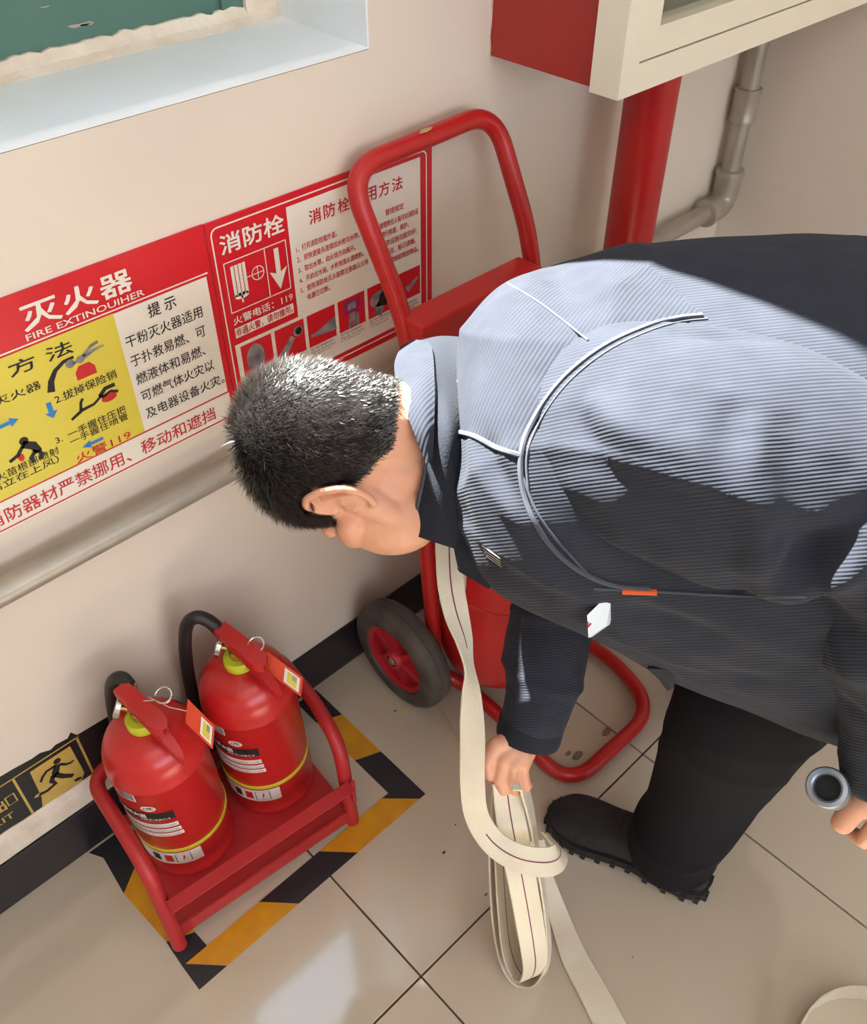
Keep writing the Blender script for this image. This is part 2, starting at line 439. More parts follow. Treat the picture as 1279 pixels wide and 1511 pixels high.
# skirting: black strip, plaster band, way-out sticker
sk = MB(); n = 90
struct('baseboard_back', MB().bbox((XL, YW-.006, 0), (XR, YW, 0.118), 0.0015), M['black_skirt'])
P = []; F = []
for i in range(n+1):
    x = -.5+i*(0.40/n*1.9); t = max(0, min(1, (x+.1)/.5))
    top = .189-.012*t+.0015*noise.noise(Vector((x*40, 0, 0))); bot = .122-.003*noise.noise(Vector((x*30, 4, 0)))+.006*t
    top = bot+(top-bot)*max(0.03, 1-max(0, (x-.23)/.13))
    P += [(x, YW-.0045, bot), (x, YW-.0055, (top+bot)/2), (x, YW-.0035, top), (x, YW, top+.002), (x, YW, bot)]
for i in range(n):
    for q in range(4): F.append((i*5+q, i*5+q+1, (i+1)*5+q+1, (i+1)*5+q))
struct('trim_5', mk('trim_5', P, F, M['rough_plaster'], None, True), None)
struct('baseboard_right', MB().bbox((XR-.006, YB, 0), (XR, YW, .118), .0015), M['black_skirt'])

# ------------------------------------------------------------------ floor tape
tp = thing('floor_marking_tape', 'black and yellow striped hazard tape square on the floor around the twin extinguishers', 'floor tape', (.36, .69, 0))
def tape_seg(poly, m, nm): MB().prism(poly, (0, 0, .0004), (1, 0, 0), (0, 1, 0), (0, 0, .0005)).build(nm, m, tp)
bx = [(.118, .168), (.267, .315), (.400, .449), (.552, .603)]   # x at inner edge, outer edge
yi, yo = .712, .662
tape_seg([(.112, yo), (.166, yo), (.118, yi), (.112, yi)], M['tape_black'], 'black_stripe')
for a, b, m in ((0, 1, 'tape_yellow'), (1, 2, 'tape_black'), (2, 3, 'tape_yellow')):
    tape_seg([(bx[a][1], yo), (bx[b][1], yo), (bx[b][0], yi), (bx[a][0], yi)], M[m], 'yellow_stripe' if 'yellow' in m else 'black_stripe')
tape_seg([(.603, yo), (.618, yo), (.618, .79), (.568, .81), (.568, yi), (.552, yi)], M['tape_black'], 'black_stripe')
tape_seg([(.618, .79), (.618, .91), (.568, .93), (.568, .81)], M['tape_yellow'], 'yellow_stripe')
tape_seg([(.618, .91), (.618, .995), (.568, .995), (.568, .93)], M['tape_black'], 'black_stripe')
tape_seg([(.112, yi), (.160, yi), (.158, .745), (.114, .765)], M['tape_black'], 'black_stripe')
tape_seg([(.114, .765), (.158, .745), (.155, .925), (.105, .888)], M['tape_yellow'], 'yellow_stripe')
tape_seg([(.105, .888), (.155, .925), (.153, .998), (.098, .998), (.112, .972)], M['tape_black'], 'black_stripe')

# ------------------------------------------------------------------ wall signs
SY = YW-.003
s1 = thing('fire_sign', 'fire extinguisher instruction sign on the wall with a yellow usage panel', 'sign', (.36, YW, .9))
X0, X1, Z0, Z1 = .160, .556, .744, 1.049
MB().box((X0, SY, Z0), (X1, YW-.0002, Z1)).build('sign_board', M['sign_red'], s1)
m = MB(); rect(m, X0, .549, .750, .7905, SY-.0004); rect(m, .408, .547, .793, .979, SY-.0004); rect(m, X0, .549, .7445, .7475, SY-.0004)
rect(m, X0, .55, .9825, .9845, SY-.0004)
m.build('white_panel', M['sign_white'], s1)
m = MB(); rect(m, X0, .409, .793, .980, SY-.0006); m.build('yellow_panel', M['sign_yellow'], s1)
Y2 = SY-.0010
m = MB(); wall_text(m, '灭', .300, .347, 1.000, 1.031, Y2, .02); wall_text(m, '火', .352, .395, 1.001, 1.031, Y2, .02); wall_text(m, '器', .401, .443, 1.001, 1.030, Y2, .02)
wall_text(m, 'FIRE EXTINOUIHER', .298, .456, .988, .9965, Y2, .012); m.build_each('title_lettering', M['sign_white'], s1)
m = MB()
wall_text(m, '提 示', .455, .496, .954, .973, Y2, .008)
for tx, a, b, zb in (('干粉灭火器适用', .415, .531, .925), ('于扑救易燃、可', .415, .530, .896), ('燃液体和易燃、', .416, .524, .867), ('可燃气体火灾以', .417, .533, .839), ('及电器设备火灾。', .417, .545, .810)):
    wall_text(m, tx, a, b, zb, zb+.0175, Y2, .004)
wall_text(m, '使 用 方 法', .170, .347, .951, .970, Y2, .012)
wall_text(m, '1.取出灭火器', .185, .296, .922, .934, Y2, .006)
wall_text(m, '2.拔掉保险销', .306, .392, .892, .905, Y2, .006)
wall_text(m, '3.', .290, .299, .837, .846, Y2, .006)
wall_text(m, '一手握住压把', .307, .391, .836, .848, Y2, .006); wall_text(m, '一手握住喷管', .307, .391, .8245, .8355, Y2, .006)
wall_text(m, '4.对准火苗根部喷射', .166, .290, .822, .834, Y2, .006); wall_text(m, '（人站立在上风）', .168, .286, .809, .821, Y2, .006)
m.build_each('black_lettering', M['ink'], s1)
m = MB(); wall_text(m, '消防器材严禁挪用、移动和遮挡', .172, .520, .757, .780, Y2, .006); wall_text(m, '火警119', .307, .388, .7935, .808, Y2, .006)
m.build_each('red_lettering', M['ink_red'], s1)
# drawings on the yellow panel
m = MB()
def arrow(m, x, z, ux, uz, L, w, y):
    m.cut()
    a = [(-.5*L, -.3*w), (.1*L, -.3*w), (.1*L, -.75*w), (.5*L, 0), (.1*L, .75*w), (.1*L, .3*w), (-.5*L, .3*w)]
    m.prism(a, (x, y, z), (ux, 0, uz), (-uz, 0, ux), (0, -.0002, 0))
arrow(m, .297, .887, 0, -1, .024, .011, Y2); arrow(m, .243, .895, 1, 0, .028, .009, Y2); arrow(m, .335, .814, -1, 0, .03, .008, Y2)
m.build_each('blue_arrow', M['ink_blue'], s1)
m = MB()
def flat_line(m, pts, w, y):
    P = [Vector((p[0], y, p[1])) for p in pts]; V = []; F = []
    ww = w if hasattr(w, '__len__') else [w]*len(P)
    for i, p in enumerate(P):
        t = (P[min(i+1, len(P)-1)]-P[max(i-1, 0)]).normalized(); nn = Vector((-t.z, 0, t.x))*ww[i]/2
        V += [p+nn, p-nn]
    for i in range(len(P)-1): F.append((2*i, 2*i+1, 2*i+3, 2*i+2))
    m.add(V, F)
def disc(m, x, z, rx, rz, y, n=18, rot=0):
    P = [(x+rx*math.cos(2*math.pi*k/n)*math.cos(rot)-rz*math.sin(2*math.pi*k/n)*math.sin(rot), z+rx*math.cos(2*math.pi*k/n)*math.sin(rot)+rz*math.sin(2*math.pi*k/n)*math.cos(rot)) for k in range(n)]
    m.add([(a, y, b) for a, b in P], [tuple(range(n))])
flat_line(m, [(.305, .911), (.309, .925), (.318, .937), (.331, .944), (.345, .945)], [.010, .008, .006, .005, .004], Y2)
m.cut(); flat_line(m, [(.318, .861), (.335, .868), (.352, .869), (.366, .877)], [.004, .005, .004, .004], Y2)
flat_line(m, [(.333, .868), (.336, .879), (.34, .884)], .004, Y2)
flat_line(m, [(.362, .876), (.372, .884), (.386, .884)], .006, Y2); flat_line(m, [(.364, .873), (.378, .877), (.388, .872)], .004, Y2)
m.cut(); disc(m, .253, .862, .006, .006, Y2)
flat_line(m, [(.25, .858), (.262, .85), (.266, .838)], [.010, .012, .010], Y2); flat_line(m, [(.25, .856), (.24, .846), (.228, .842)], .005, Y2)
flat_line(m, [(.263, .842), (.254, .834), (.256, .826)], .006, Y2); flat_line(m, [(.266, .84), (.268, .832), (.264, .826)], .006, Y2)
m.build_each('black_drawing', M['ink'], s1)
m = MB(); 
m.add([(a, Y2, b) for a, b in [(.341, .911), (.368, .911), (.368, .922), (.362, .930), (.347, .930), (.341, .922)]], [(0, 1, 2, 3, 4, 5)])
m.cut(); disc(m, .374, .869, .011, .006, Y2); m.cut(); disc(m, .243, .841, .004, .006, Y2); m.build_each('red_drawing', M['ink_red'], s1)
m = MB(); flat_line(m, [(.342, .936), (.356, .939), (.372, .943), (.386, .944)], [.003, .006, .004, .002], Y2-.0003); flat_line(m, [(.35, .937), (.37, .950), (.38, .952)], .004, Y2-.0003)
disc(m, .338, .938, .006, .006, Y2-.0003); disc(m, .352, .938, .005, .005, Y2-.0004); m.build('grey_drawing', M['print_grey'], s1)

s2 = thing('fire_sign', 'red and white fire hydrant usage sign partly behind the red trolley handle', 'sign', (.76, YW, .9))
A0, A1, B0, B1 = .5575, .9635, .742, 1.048
MB().box((A0, SY, B0), (A1, YW-.0002, B1)).build('sign_board', M['sign_red'], s2)
def rrect_line(m, x0, x1, z0, z1, r, w, y):
    pts = []
    for cx, cz, a0 in ((x1-r, z1-r, 0), (x0+r, z1-r, 90), (x0+r, z0+r, 180), (x1-r, z0+r, 270)):
        for k in range(6):
            a = math.radians(a0+k*18); pts.append((cx+r*math.cos(a), cz+r*math.sin(a)))
    pts.append(pts[0]); flat_line(m, pts, w, y)
m = MB()
rrect_line(m, .5645, .9515, .7535, 1.0385, .010, .0022, SY-.0004)
rect(m, .572, .9385, .762, .860, SY-.0004); rect(m, .686, .9385, .86, 1.031, SY-.0004)
m.build('white_panel', M['sign_white'], s2)
m = MB()
wall_text(m, '消防栓', .575, .679, .999, 1.026, Y2, .018)
m.cut(); rrect_line(m, .5755, .6785, .9115, .9865, .001, .0016, Y2)
flat_line(m, [(.642, .9865), (.642, .9115)], .0016, Y2)
m.cut()
for k in range(4): rect(m, .5845+k*.0063, .5895+k*.0063, .932, .979, Y2)
disc(m, .5965, .932, .012, .005, Y2); flat_line(m, [(.5965, .932), (.5965, .921)], .003, Y2)
rrect_line(m, .617, .637, .945, .965, .0099, .0014, Y2); flat_line(m, [(.608, .955), (.637, .955)], .0014, Y2); flat_line(m, [(.627, .945), (.627, .965)], .0014, Y2)
m.cut(); m.prism([(-.004, .032), (.004, .032), (.004, -.005), (.015, .0), (0, -.031), (-.015, .0), (-.004, -.005)], (.661, Y2, .948), (1, 0, 0), (0, 0, 1), (0, -.0002, 0))
wall_text(m, '火警电话：119', .576, .680, .8915, .9045, Y2, .012)
m.cut(); rect(m, .5755, .6795, .8705, .8865, Y2)
m.build_each('white_pictogram', M['sign_white'], s2)
m = MB(); Y3 = Y2-.0004
wall_text(m, '非遇火警，请勿擅用。', .577, .678, .8725, .885, Y3, .008)
for ch, a in zip('消防栓使用方法', range(7)): wall_text(m, ch, .723+a*.0262, .744+a*.0262, .9935, 1.014, Y2, .012)
for tx, a, b, zb in (('1、打开消防栓箱外盖。', .695, .770, .9605), ('2、用快速接头连接出水枪与水带。', .695, .812, .9445), ('3、取出水带，向火场方向展开。', .695, .803, .9275), ('4、开启出水阀，水枪地准火源喷射。', .695, .818, .9115), ('5、使用消防栓灭火器需注意确认火场', .695, .826, .8955), ('电源已切断。', .706, .749, .8805),
                     ('管理规定', .865, .903, .961), ('一、管理责任人每月对消防设', .838, .933, .943), ('施进行检查、维护。', .848, .912, .928), ('二、消防设施功能完好、', .838, .930, .912), ('整洁、标识清晰。', .862, .927, .896), ('三、严禁遮挡前堆放物品。', .838, .933, .880)):
    wall_text(m, tx, a, b, zb, zb+.0098, Y2, .008)
m.build_each('red_lettering', M['ink_red'], s2)
m = MB()
for k in range(6):
    x = .580+k*.0603; m.cut()
    rect(m, x, x+.054, .799 if k < 5 else .803, .8545, Y2)
m.build_each('photo_background', M['sign_red'], s2)
m = MB()
disc(m, .603, .826, .016, .024, Y3); m.cut(); flat_line(m, [(.645, .803), (.66, .818), (.672, .832)], [.016, .012, .010], Y3); disc(m, .682, .838, .009, .009, Y3)
m.cut(); flat_line(m, [(.705, .818), (.72, .818), (.735, .820), (.754, .822)], [.004, .008, .016, .024], Y3)
m.cut(); rect(m, .780, .796, .832, .844, Y3); flat_line(m, [(.782, .800), (.786, .826)], .006, Y3); flat_line(m, [(.79, .800), (.792, .826)], .006, Y3); flat_line(m, [(.798, .800), (.798, .822)], .006, Y3)
m.cut(); disc(m, .845, .828, .020, .014, Y3); flat_line(m, [(.84, .80), (.85, .82)], .018, Y3); m.cut(); flat_line(m, [(.905, .82), (.93, .835)], [.012, .004], Y3)
m.build_each('photo_print', M['print_grey'], s2)
m = MB(); disc(m, .683, .838, .006, .006, Y3-.0004); m.cut(); disc(m, .856, .826, .012, .014, Y3-.0004)
for k, tx in enumerate(('Open the hydrant cabinet', 'Connect the hose pipe', 'Pull out the fire hose', 'Press the "start" button', 'Open the valve on the', 'Aim at the base of fire')):
    x = .582+k*.0603; wall_text(m, tx, x, x+.048, .7865, .7905, Y2, .0); m.cut(); wall_text(m, 'to fire-fighting system', x, x+.040, .7815, .7850, Y2, .0)
    wall_text(m, '按下消火栓按钮启动', x, x+.044, .792, .7965, Y2, .0)
m.build_each('caption_print', M['ink'], s2)
m = MB(); rect(m, .772, .806, .826, .850, Y3+.0002); m.build('photo_tint', M['print_purple'], s2)

# evacuation sticker low on the wall
s3 = thing('exit_sticker', 'black and gold evacuation sticker with running figure low on the wall', 'sticker', (.05, YW, .24))
ys = YW-.0008
P = [(-.35, .150)]; P += [(x, .186) for x in (-.35,)][:0]
P = [(-.35, .150), (.24, .150), (.24, .292), (.215, .294), (.165, .297), (.158, .312), (.15, .303), (.13, .306), (.12, .302), (.105, .310), (.09, .309), (.06, .313), (.03, .315), (-.35, .318)]
MB().prism(P, (0, ys, 0), (1, 0, 0), (0, 0, 1), (0, .0006, 0)).build('sticker_base', M['sticker_black'], s3)
m = MB(); yg = ys-.0004
flat_line(m, [(-.35, .297), (.166, .293)], .0028, yg); flat_line(m, [(.0535, .295), (.0535, .17)], .004, yg); flat_line(m, [(.1625, .294), (.1625, .17)], .004, yg)
m.cut(); m.add([(a, yg, b) for a, b in [(.079, .284), (.148, .284), (.150, .215), (.150, .20), (.140, .186), (.07, .186), (.076, .21)]], [(0, 6, 5, 4, 3, 2, 1)])
m.cut(); flat_line(m, [(.030, .262), (.044, .262), (.044, .240), (.030, .240), (.030, .2635)], .0026, yg)
wall_text(m, '出', .008, .026, .236, .263, yg, .02); wall_text(m, 'EXIT', -.018, .030, .209, .223, yg, .012)
m.cut(); disc(m, .0745, .2205, .008, .0035, yg)
m.build_each('gold_print', M['gold'], s3)
m = MB(); yk = yg-.0004
disc(m, .1210, .2695, .0062, .0066, yk)
flat_line(m, [(.119, .262), (.112, .248), (.109, .240)], [.011, .013, .011], yk)
flat_line(m, [(.122, .259), (.131, .249), (.137, .246), (.144, .2465)], [.006, .0052, .005, .004], yk)
flat_line(m, [(.116, .262), (.100, .262), (.091, .255), (.0855, .246)], [.006, .0055, .005, .0045], yk)
flat_line(m, [(.109, .243), (.119, .226), (.133, .212)], [.010, .0095, .008], yk); 
flat_line(m, [(.107, .243), (.100, .232), (.104, .221), (.088, .217), (.074, .219)], [.010, .009, .008, .0065, .005], yk)
disc(m, .137, .196, .007, .004, yk, rot=-.3)
m.build('running_figure', M['ink'], s3)

# ------------------------------------------------------------------ pipes
pt = thing('steel_pipe', 'thin grey galvanised pipe running along the wall and turning up near the corner', 'pipe', (1.0, .975, .68))
py = .974
MB().tube([(XL+.01, py, .684), (1.80, py, .684)], .0195, 20).build('horizontal_pipe', M['galv'], pt, True)
MB().tube([(1.842, py, .735), (1.842, py, 1.1435)], .0205, 20).build('vertical_pipe', M['galv'], pt, True)
el = fillet([(1.775, py, .684), (1.842, py, .684), (1.842, py, .765)], .045, 10)
MB().tube(el, [.0285]*2+[.0275]*(len(el)-4)+[.0285]*2, 22).lathe([(.0275, 0), (.0305, .002), (.0305, .012), (.0275, .014)], (1.842, py, .752), 24).lathe([(.0275, 0), (.0305, .002), (.0305, .012), (.0275, .014)], (1.768, py, .684), 24, (1, 0, 0)).build('elbow_fitting', M['galv'], pt, True)
MB().lathe([(.0225, 0), (.027, .001), (.0275, .006), (.0262, .009), (.0262, .058), (.0278, .061), (.0278, .067), (.0225, .068)], (1.842, py, .868), 24).build('pipe_coupling', M['galv'], pt, True)
rp_ = thing('red_pipe', 'thick red fire riser pipe standing under the hydrant cabinet', 'pipe', (1.374, .90, 0))
MB().tube([(1.374, .90, 0.002), (1.374, .90, 1.1435)], .0447, 32).build('riser', M['red_paint'], rp_, True)
MB().lathe([(.045, 0), (.072, 0), (.072, .012), (.050, .014), (.048, .03), (.045, .03)], (1.374, .90, .001), 32).build('floor_collar', M['red_paint'], rp_, True)

# ------------------------------------------------------------------ hydrant cabinet
cb = thing('hydrant_cabinet', 'red wall-mounted fire hydrant cabinet with cream aluminium framed glass door', 'cabinet', (1.4, YW, 1.144))
CZ = 1.144; CX0, CX1, CY = 1.086, 1.885, .803; CT = 1.95
MB().box((CX0, CY, CZ), (CX0+.012, YW, CT)).box((CX1-.012, CY, CZ), (CX1, YW, CT)).box((CX0+.012, CY, CZ), (CX1-.012, YW, CZ+.012)).box((CX0+.012, CY, CT-.012), (CX1-.012, YW, CT)).box((CX0+.012, YW-.012, CZ+.012), (CX1-.012, YW, CT-.012)).build('cabinet_body', M['red_cabinet'], cb)
def frame(x0, x1, z0, z1, w, y0, y1, name, parent, bev=.0015):
    """four mitred bars"""
    o = []
    m = MB()
    for (a, b, c, d) in (((x0, z0), (x1, z0), (x1-w, z0+w), (x0+w, z0+w)), ((x1, z0), (x1, z1), (x1-w, z1-w), (x1-w, z0+w)), ((x1, z1), (x0, z1), (x0+w, z1-w), (x1-w, z1-w)), ((x0, z1), (x0, z0), (x0+w, z0+w), (x0+w, z1-w))):
        mm = MB().prism([a, b, c, d], (0, y0, 0), (1, 0, 0), (0, 0, 1), (0, y1-y0, 0))
        ob = mm.build(name, M['alu'], parent)
        o.append(ob)
    return o
FX0 = 1.071; FXR = 1.893
frame(FX0, FXR, CZ-.001, CT+.005, .0385, .7535, .803, 'door_frame', cb)
MB().box((FX0+.0375, .757, CZ+.037), (FXR-.0375, .795, CZ+.0395)).box((FX0+.0375, .757, CZ+.037), (FX0+.0395, .795, CT-.03)).build('joint_gap', M['seam_dark'], cb)
dr = frame(FX0+.0400, FXR-.04, CZ+.0395, CT-.035, .038, .7555, .790, 'sash', cb)
MB().box((FX0+.076, .771, CZ+.0745), (FXR-.076, .775, CT-.07)).build('glass_pane', gm, cb)
M['reflection_tone'] = mat('glass_reflection_tone', (176, 174, 158), 0.6)  # pale grey-green imitating the reflection in the door glass
MB().box((CX0+.0125, CY+.001, CZ+.0125), (CX1-.0125, YW-.0125, CZ+.0145)).box((CX0+.0125, YW-.0145, CZ+.0145), (CX1-.0125, YW-.0125, CT-.0125)).build('reflection_backing', M['reflection_tone'], cb)  # pale panels added behind the glass, standing in for its reflection
m = MB(); m.lathe([(.0, 0), (.10, 0), (.10, .01), (.03, .012), (.03, .07), (.10, .072), (.10, .082), (0, .082)], (1.45, .86, 1.45), 32, (0, 1, 0)); m.build('hose_reel', M['hose'], cb, True)
V = []; F = []; n = 60
for i in range(n+1):
    z = CZ+(CT-CZ)*i/n; w = .0035+.003*noise.noise(Vector((z*90, 0, 0)))+.002*noise.noise(Vector((z*300, 2, 0)))
    V += [(CX0-.0005, YW-.0002, z), (CX0-.0005, YW-max(.0008, w), z)]
for i in range(n): F.append((2*i, 2*i+1, 2*i+3, 2*i+2))
mk('chipped_edge', V, F, M['rough_plaster'], cb)


# ------------------------------------------------------------------ twin extinguishers
def on_axis(c, lean):
    """matrix placing an upright thing at c leaning slightly"""
    z = Vector((lean[0], lean[1], 1)).normalized(); x = Vector((1, 0, 0)); y = z.cross(x).normalized(); x = y.cross(z)
    return Matrix(((x.x, y.x, z.x, c[0]), (x.y, y.y, z.y, c[1]), (x.z, y.z, z.z, c[2]), (0, 0, 0, 1)))

R_T = .0778; DZ = -.040
def curved(poly_or_rect, r, a0, a1, z0, z1, n=14):
    V = []; F = []
    for i in range(n+1):
        a = math.radians(a0+(a1-a0)*i/n)
        V += [(r*math.cos(a), r*math.sin(a), z0), (r*math.cos(a), r*math.sin(a), z1)]
    for i in range(n): F.append((2*i, 2*i+2, 2*i+3, 2*i+1))
    return V, F
def curved_text(m, body, r, a0, a1, z0, z1, bold=0):
    V, F = text_geo(body)
    m.cut()
    for k, (dx, dz) in enumerate(((0, 0), (bold, 0), (-bold, 0), (0, bold)) if bold else ((0, 0),)):
        m.add([((r+.00002*k)*math.cos(math.radians(a0+(a1-a0)*(a+dx))), (r+.00002*k)*math.sin(math.radians(a0+(a1-a0)*(a+dx))), z0+(b+dz)*(z1-z0)) for a, b in V], F)

def extinguisher(base, lean, label, hose_pts, pix, labelturn):
    mt = on_axis(base, lean)
    t = thing('fire_extinguisher', label, 'fire extinguisher', base, 'twin red extinguishers in the floor rack')
    def fin(o):
        o.data.transform(mt); return o
    def B(mb, name, m, parent=None, smooth=True, each=False, **k):
        if each:
            before = set(bpy.data.objects); mb.build_each(name, m, t if parent is None else parent, **k)
            for o in set(bpy.data.objects)-before: fin(o)
            return
        return fin(mb.build(name, m, t if parent is None else parent, smooth, **k))
    prof = [(0, .006), (.050, .006), (.058, .0), (.066, .0), (.0725, .006), (.0765, .016), (R_T, .026), (R_T, .288), (.0788, .290), (.0788, .294), (R_T, .297)]
    for k in range(1, 13):
        a = math.radians(k*90/12*0.93); prof.append((.019+(R_T-.019)*math.cos(a)**.9, .300+.066*math.sin(a)))
    prof += [(.020, .367), (.020, .371), (0, .371)]
    B(MB().lathe(prof, seg=64), 'tank', M['red_tank'])
    zz = lambda pr: [(r_, z_+DZ) for r_, z_ in pr]
    B(MB().lathe(zz([(.018, .406), (.0235, .407), (.0245, .410), (.0245, .424), (.0225, .427), (.015, .427), (0, .427)]), seg=36), 'neck_ring', M['neck_yellow'])
    B(MB().lathe(zz([(0, .425), (.0125, .425), (.0125, .440), (.010, .442), (.010, .452), (.0135, .454), (.0135, .464), (.008, .466), (0, .466)]), seg=20), 'valve_body', M['brass'])
    iw = mt.to_3x3().inverted(); zg = Vector((0, 0, .441+DZ))
    gx = (iw @ (-_r*.93+_u*.25-_f*.25)).normalized()
    B(MB().tube([zg, zg+gx*.024], .0045, 12), 'gauge_stub', M['brass'])
    B(MB().lathe([(0, 0), (.017, 0), (.0185, .0015), (.0185, .008), (.017, .0095), (.0, .0095)], zg+gx*.024, 28, gx), 'pressure_gauge', M['chrome'])
    fd = Vector((.10, -1, 0)).normalized(); sd_ = Vector((1, .10, 0)).normalized(); up = Vector((0, 0, 1))
    def lever(z0, L0, L1, w, dz, name, w1=1.0):
        m = MB(); pts = []; n = 14
        for i in range(n+1):
            q = i/n; s_ = L0+(L1-L0)*q
            pts.append((fd*s_+up*(z0+DZ+dz*q*q), w*(1+(w1-1)*q)*(1 if q < .8 else math.sqrt(max(.08, 1-((q-.8)/.2)**2)))))
        V = []; F = []
        for p, ww in pts:
            for a, b in ((-1, -.006), (-1, .009), (-.9, .0112), (.9, .0112), (1, .009), (1, -.006), (.86, -.006), (.86, .008), (-.86, .008), (-.86, -.006)):
                V.append(p+sd_*a*ww+up*b)
        for i in range(n):
            for k in range(10): F.append((i*10+k, i*10+(k+1) % 10, (i+1)*10+(k+1) % 10, (i+1)*10+k))
        F.append(tuple(range(10))); F.append(tuple(n*10+k for k in range(10)))
        m.add(V, F); return B(m, name, M['red_paint'])
    lever(.468, -.030, .074, .0120, -.010, 'upper_lever', 1.35)
    lever(.450, -.012, .098, .0100, -.050, 'carry_handle', .8)
    def W(mb, name, m_, parent=None, smooth=True): return mb.build(name, m_, t if parent is None else parent, smooth)
    f0 = mt @ Vector((0, .012, .458+DZ)); f1 = Vector(hose_pts[0])
    W(MB().tube([f0, f0.lerp(f1, .7), f1], [.0095, .0105, .0108], 16), 'hose_ferrule', M['chrome'])
    W(MB().tube([Vector(p) for p in cat(hose_pts, 9)], .0108, 16), 'discharge_hose', M['rubber_dark'])
    rx, ry, tq = pix
    dd = (f0-CAM).dot(_f)
    rc = at(rx, ry, dd-.03); u = (_r*.9+_u*.1); v = (_u*.8+_f*.35-_r*.1)
    pts = [rc+.0135*(u*math.cos(a)+v*math.sin(a)) for a in [math.radians(215+k*325/26) for k in range(27)]]
    pts = [mt @ Vector((.006, -.014, .474+DZ))]+pts
    W(MB().tube(pts, .0016, 8), 'safety_pin', M['chrome'])
    Q = [at(x, y, dd-.005) for x, y in tq]; to = Q[0]; tu = Q[1]-Q[0]; tv = Q[3]-Q[0]; tn = tu.cross(tv).normalized()
    if tn.dot(_f) > 0: tn = -tn
    tg = W(MB().prism([(0, 0), (1, 0), (1, 1), (0, 1)], to, tu, tv, tn*.0008), 'inspection_tag', M['tag_orange'], smooth=False)
    W(MB().prism([(.52, .14), (.93, .14), (.93, .88), (.52, .88)], to+tn*.0009, tu, tv, tn*.0003), 'tag_panel', M['paper'], tg, False)
    W(MB().prism([(.60, .22), (.86, .22), (.86, .80), (.60, .80)], to+tn*.0013, tu, tv, tn*.0002), 'tag_print', M['sign_yellow'], tg, False)
    W(MB().prism([(.74, .24), (.85, .24), (.85, .50), (.74, .50)], to+tn*.0016, tu, tv, tn*.0002), 'tag_mark', M['print_grey'], tg, False)
    th0 = mt @ Vector((.02, -.005, .462+DZ)); hole = to+tu*.08+tv*.45
    W(MB().tube([th0, (th0+hole)/2+Vector((0, 0, -.008)), hole], .0006, 6), 'tag_thread', M['paper'])
    # yellow band
    B(MB().lathe([(R_T+.0002, .103), (R_T+.001, .1035), (R_T+.001, .1115), (R_T+.0002, .112)], seg=64), 'rubber_band', M['band_yellow'])
    # printed label (angles measured round the tank)
    L = labelturn; r = R_T+.0004
    lb = MB()
    def patch(a0, a1, z0, z1, m, name, rr=r):
        z0 += .006; z1 += .006
        V, F = curved(None, rr, L+a0, L+a1, z0, z1); return B(MB().add(V, F), name, m)
    patch(-78, 0, .205, .228, M['ink'], 'label_strip')
    patch(-78, 0, .182, .194, M['paper'], 'label_line'); patch(-78, 1, .167, .1775, M['paper'], 'label_line'); patch(-78, 2, .153, .1635, M['paper'], 'label_line')
    patch(-90, 12, .055, .0925, M['paper'], 'label_panel')
    patch(-62, -36, .262, .284, M['paper'], 'rating_window'); patch(-60.5, -37.5, .264, .282, M['print_grey'], 'rating_print', r+.0002)
    m = MB(); m.cut(); V = [(r*math.cos(math.radians(L-26+9*math.cos(q))), r*math.sin(math.radians(L-26+9*math.cos(q))), .249+.008*math.sin(q)) for q in [2*math.pi*k/20 for k in range(20)]]
    m.add(V, [tuple(range(20))]); B(m, 'approval_mark', M['paper'])
    m = MB(); curved_text(m, 'CCC', r+.0005, L-32, L-20, 0.2455, 0.2525, .02); B(m, 'approval_lettering', M['ink'], smooth=False)
    m = MB(); curved_text(m, '干粉灭火器', r+.0005, L-74, L-32, 0.2200, 0.2320, .01); B(m, 'label_lettering', M['paper'], smooth=False)
    m = MB(); curved_text(m, 'MFZ/ABC4', r+.0005, L-40, L-6, 0.2130, 0.2180, 0); B(m, 'label_lettering', M['paper'], smooth=False)
    m = MB()
    for k, (z0_, z1_) in enumerate(((.190, .198), (.1745, .182), (.1605, .168))):
        curved_text(m, '使用时拔出保险销 握住喷管压下压把', r+.0005, L-74, L-3+k, z0_+.001, z1_-.002, 0)
    B(m, 'label_small_print', M['print_grey'], smooth=False, each=True)
    q = [(-20, .067), (-2, .067), (-2, .094), (-20, .094), (-20, .067)]
    m = MB(); W = .0012
    for (a, z), (b, w) in zip(q[:-1], q[1:]):
        if a == b: V, F = curved(None, r+.0006, L+a-.6, L+a+.6, min(z, w), max(z, w), 1)
        else: V, F = curved(None, r+.0006, L+min(a, b), L+max(a, b), z, z+W*.6, 6)
        m.add(V, F)
    B(m, 'label_box', M['print_grey'], smooth=False)
    m = MB(); m.add([((r+.0007)*math.cos(math.radians(L+a)), (r+.0007)*math.sin(math.radians(L+a)), z) for a, z in ((-11, .089), (-9, .089), (-11, .082), (-9, .083), (-12, .072), (-12, .078), (-13, .078))], [(0, 1, 3, 2), (2, 3, 4, 5)])
    B(m, 'bolt_mark', M['ink_red'], smooth=False)
    for q_ in (-50, -34):
        m = MB(); V, F = curved(None, r+.0006, L+q_, L+q_+10, .070, .092); m.add(V, F); B(m, 'warning_mark', M['ink_red'] if q_ == -34 else M['ink'])
    return t

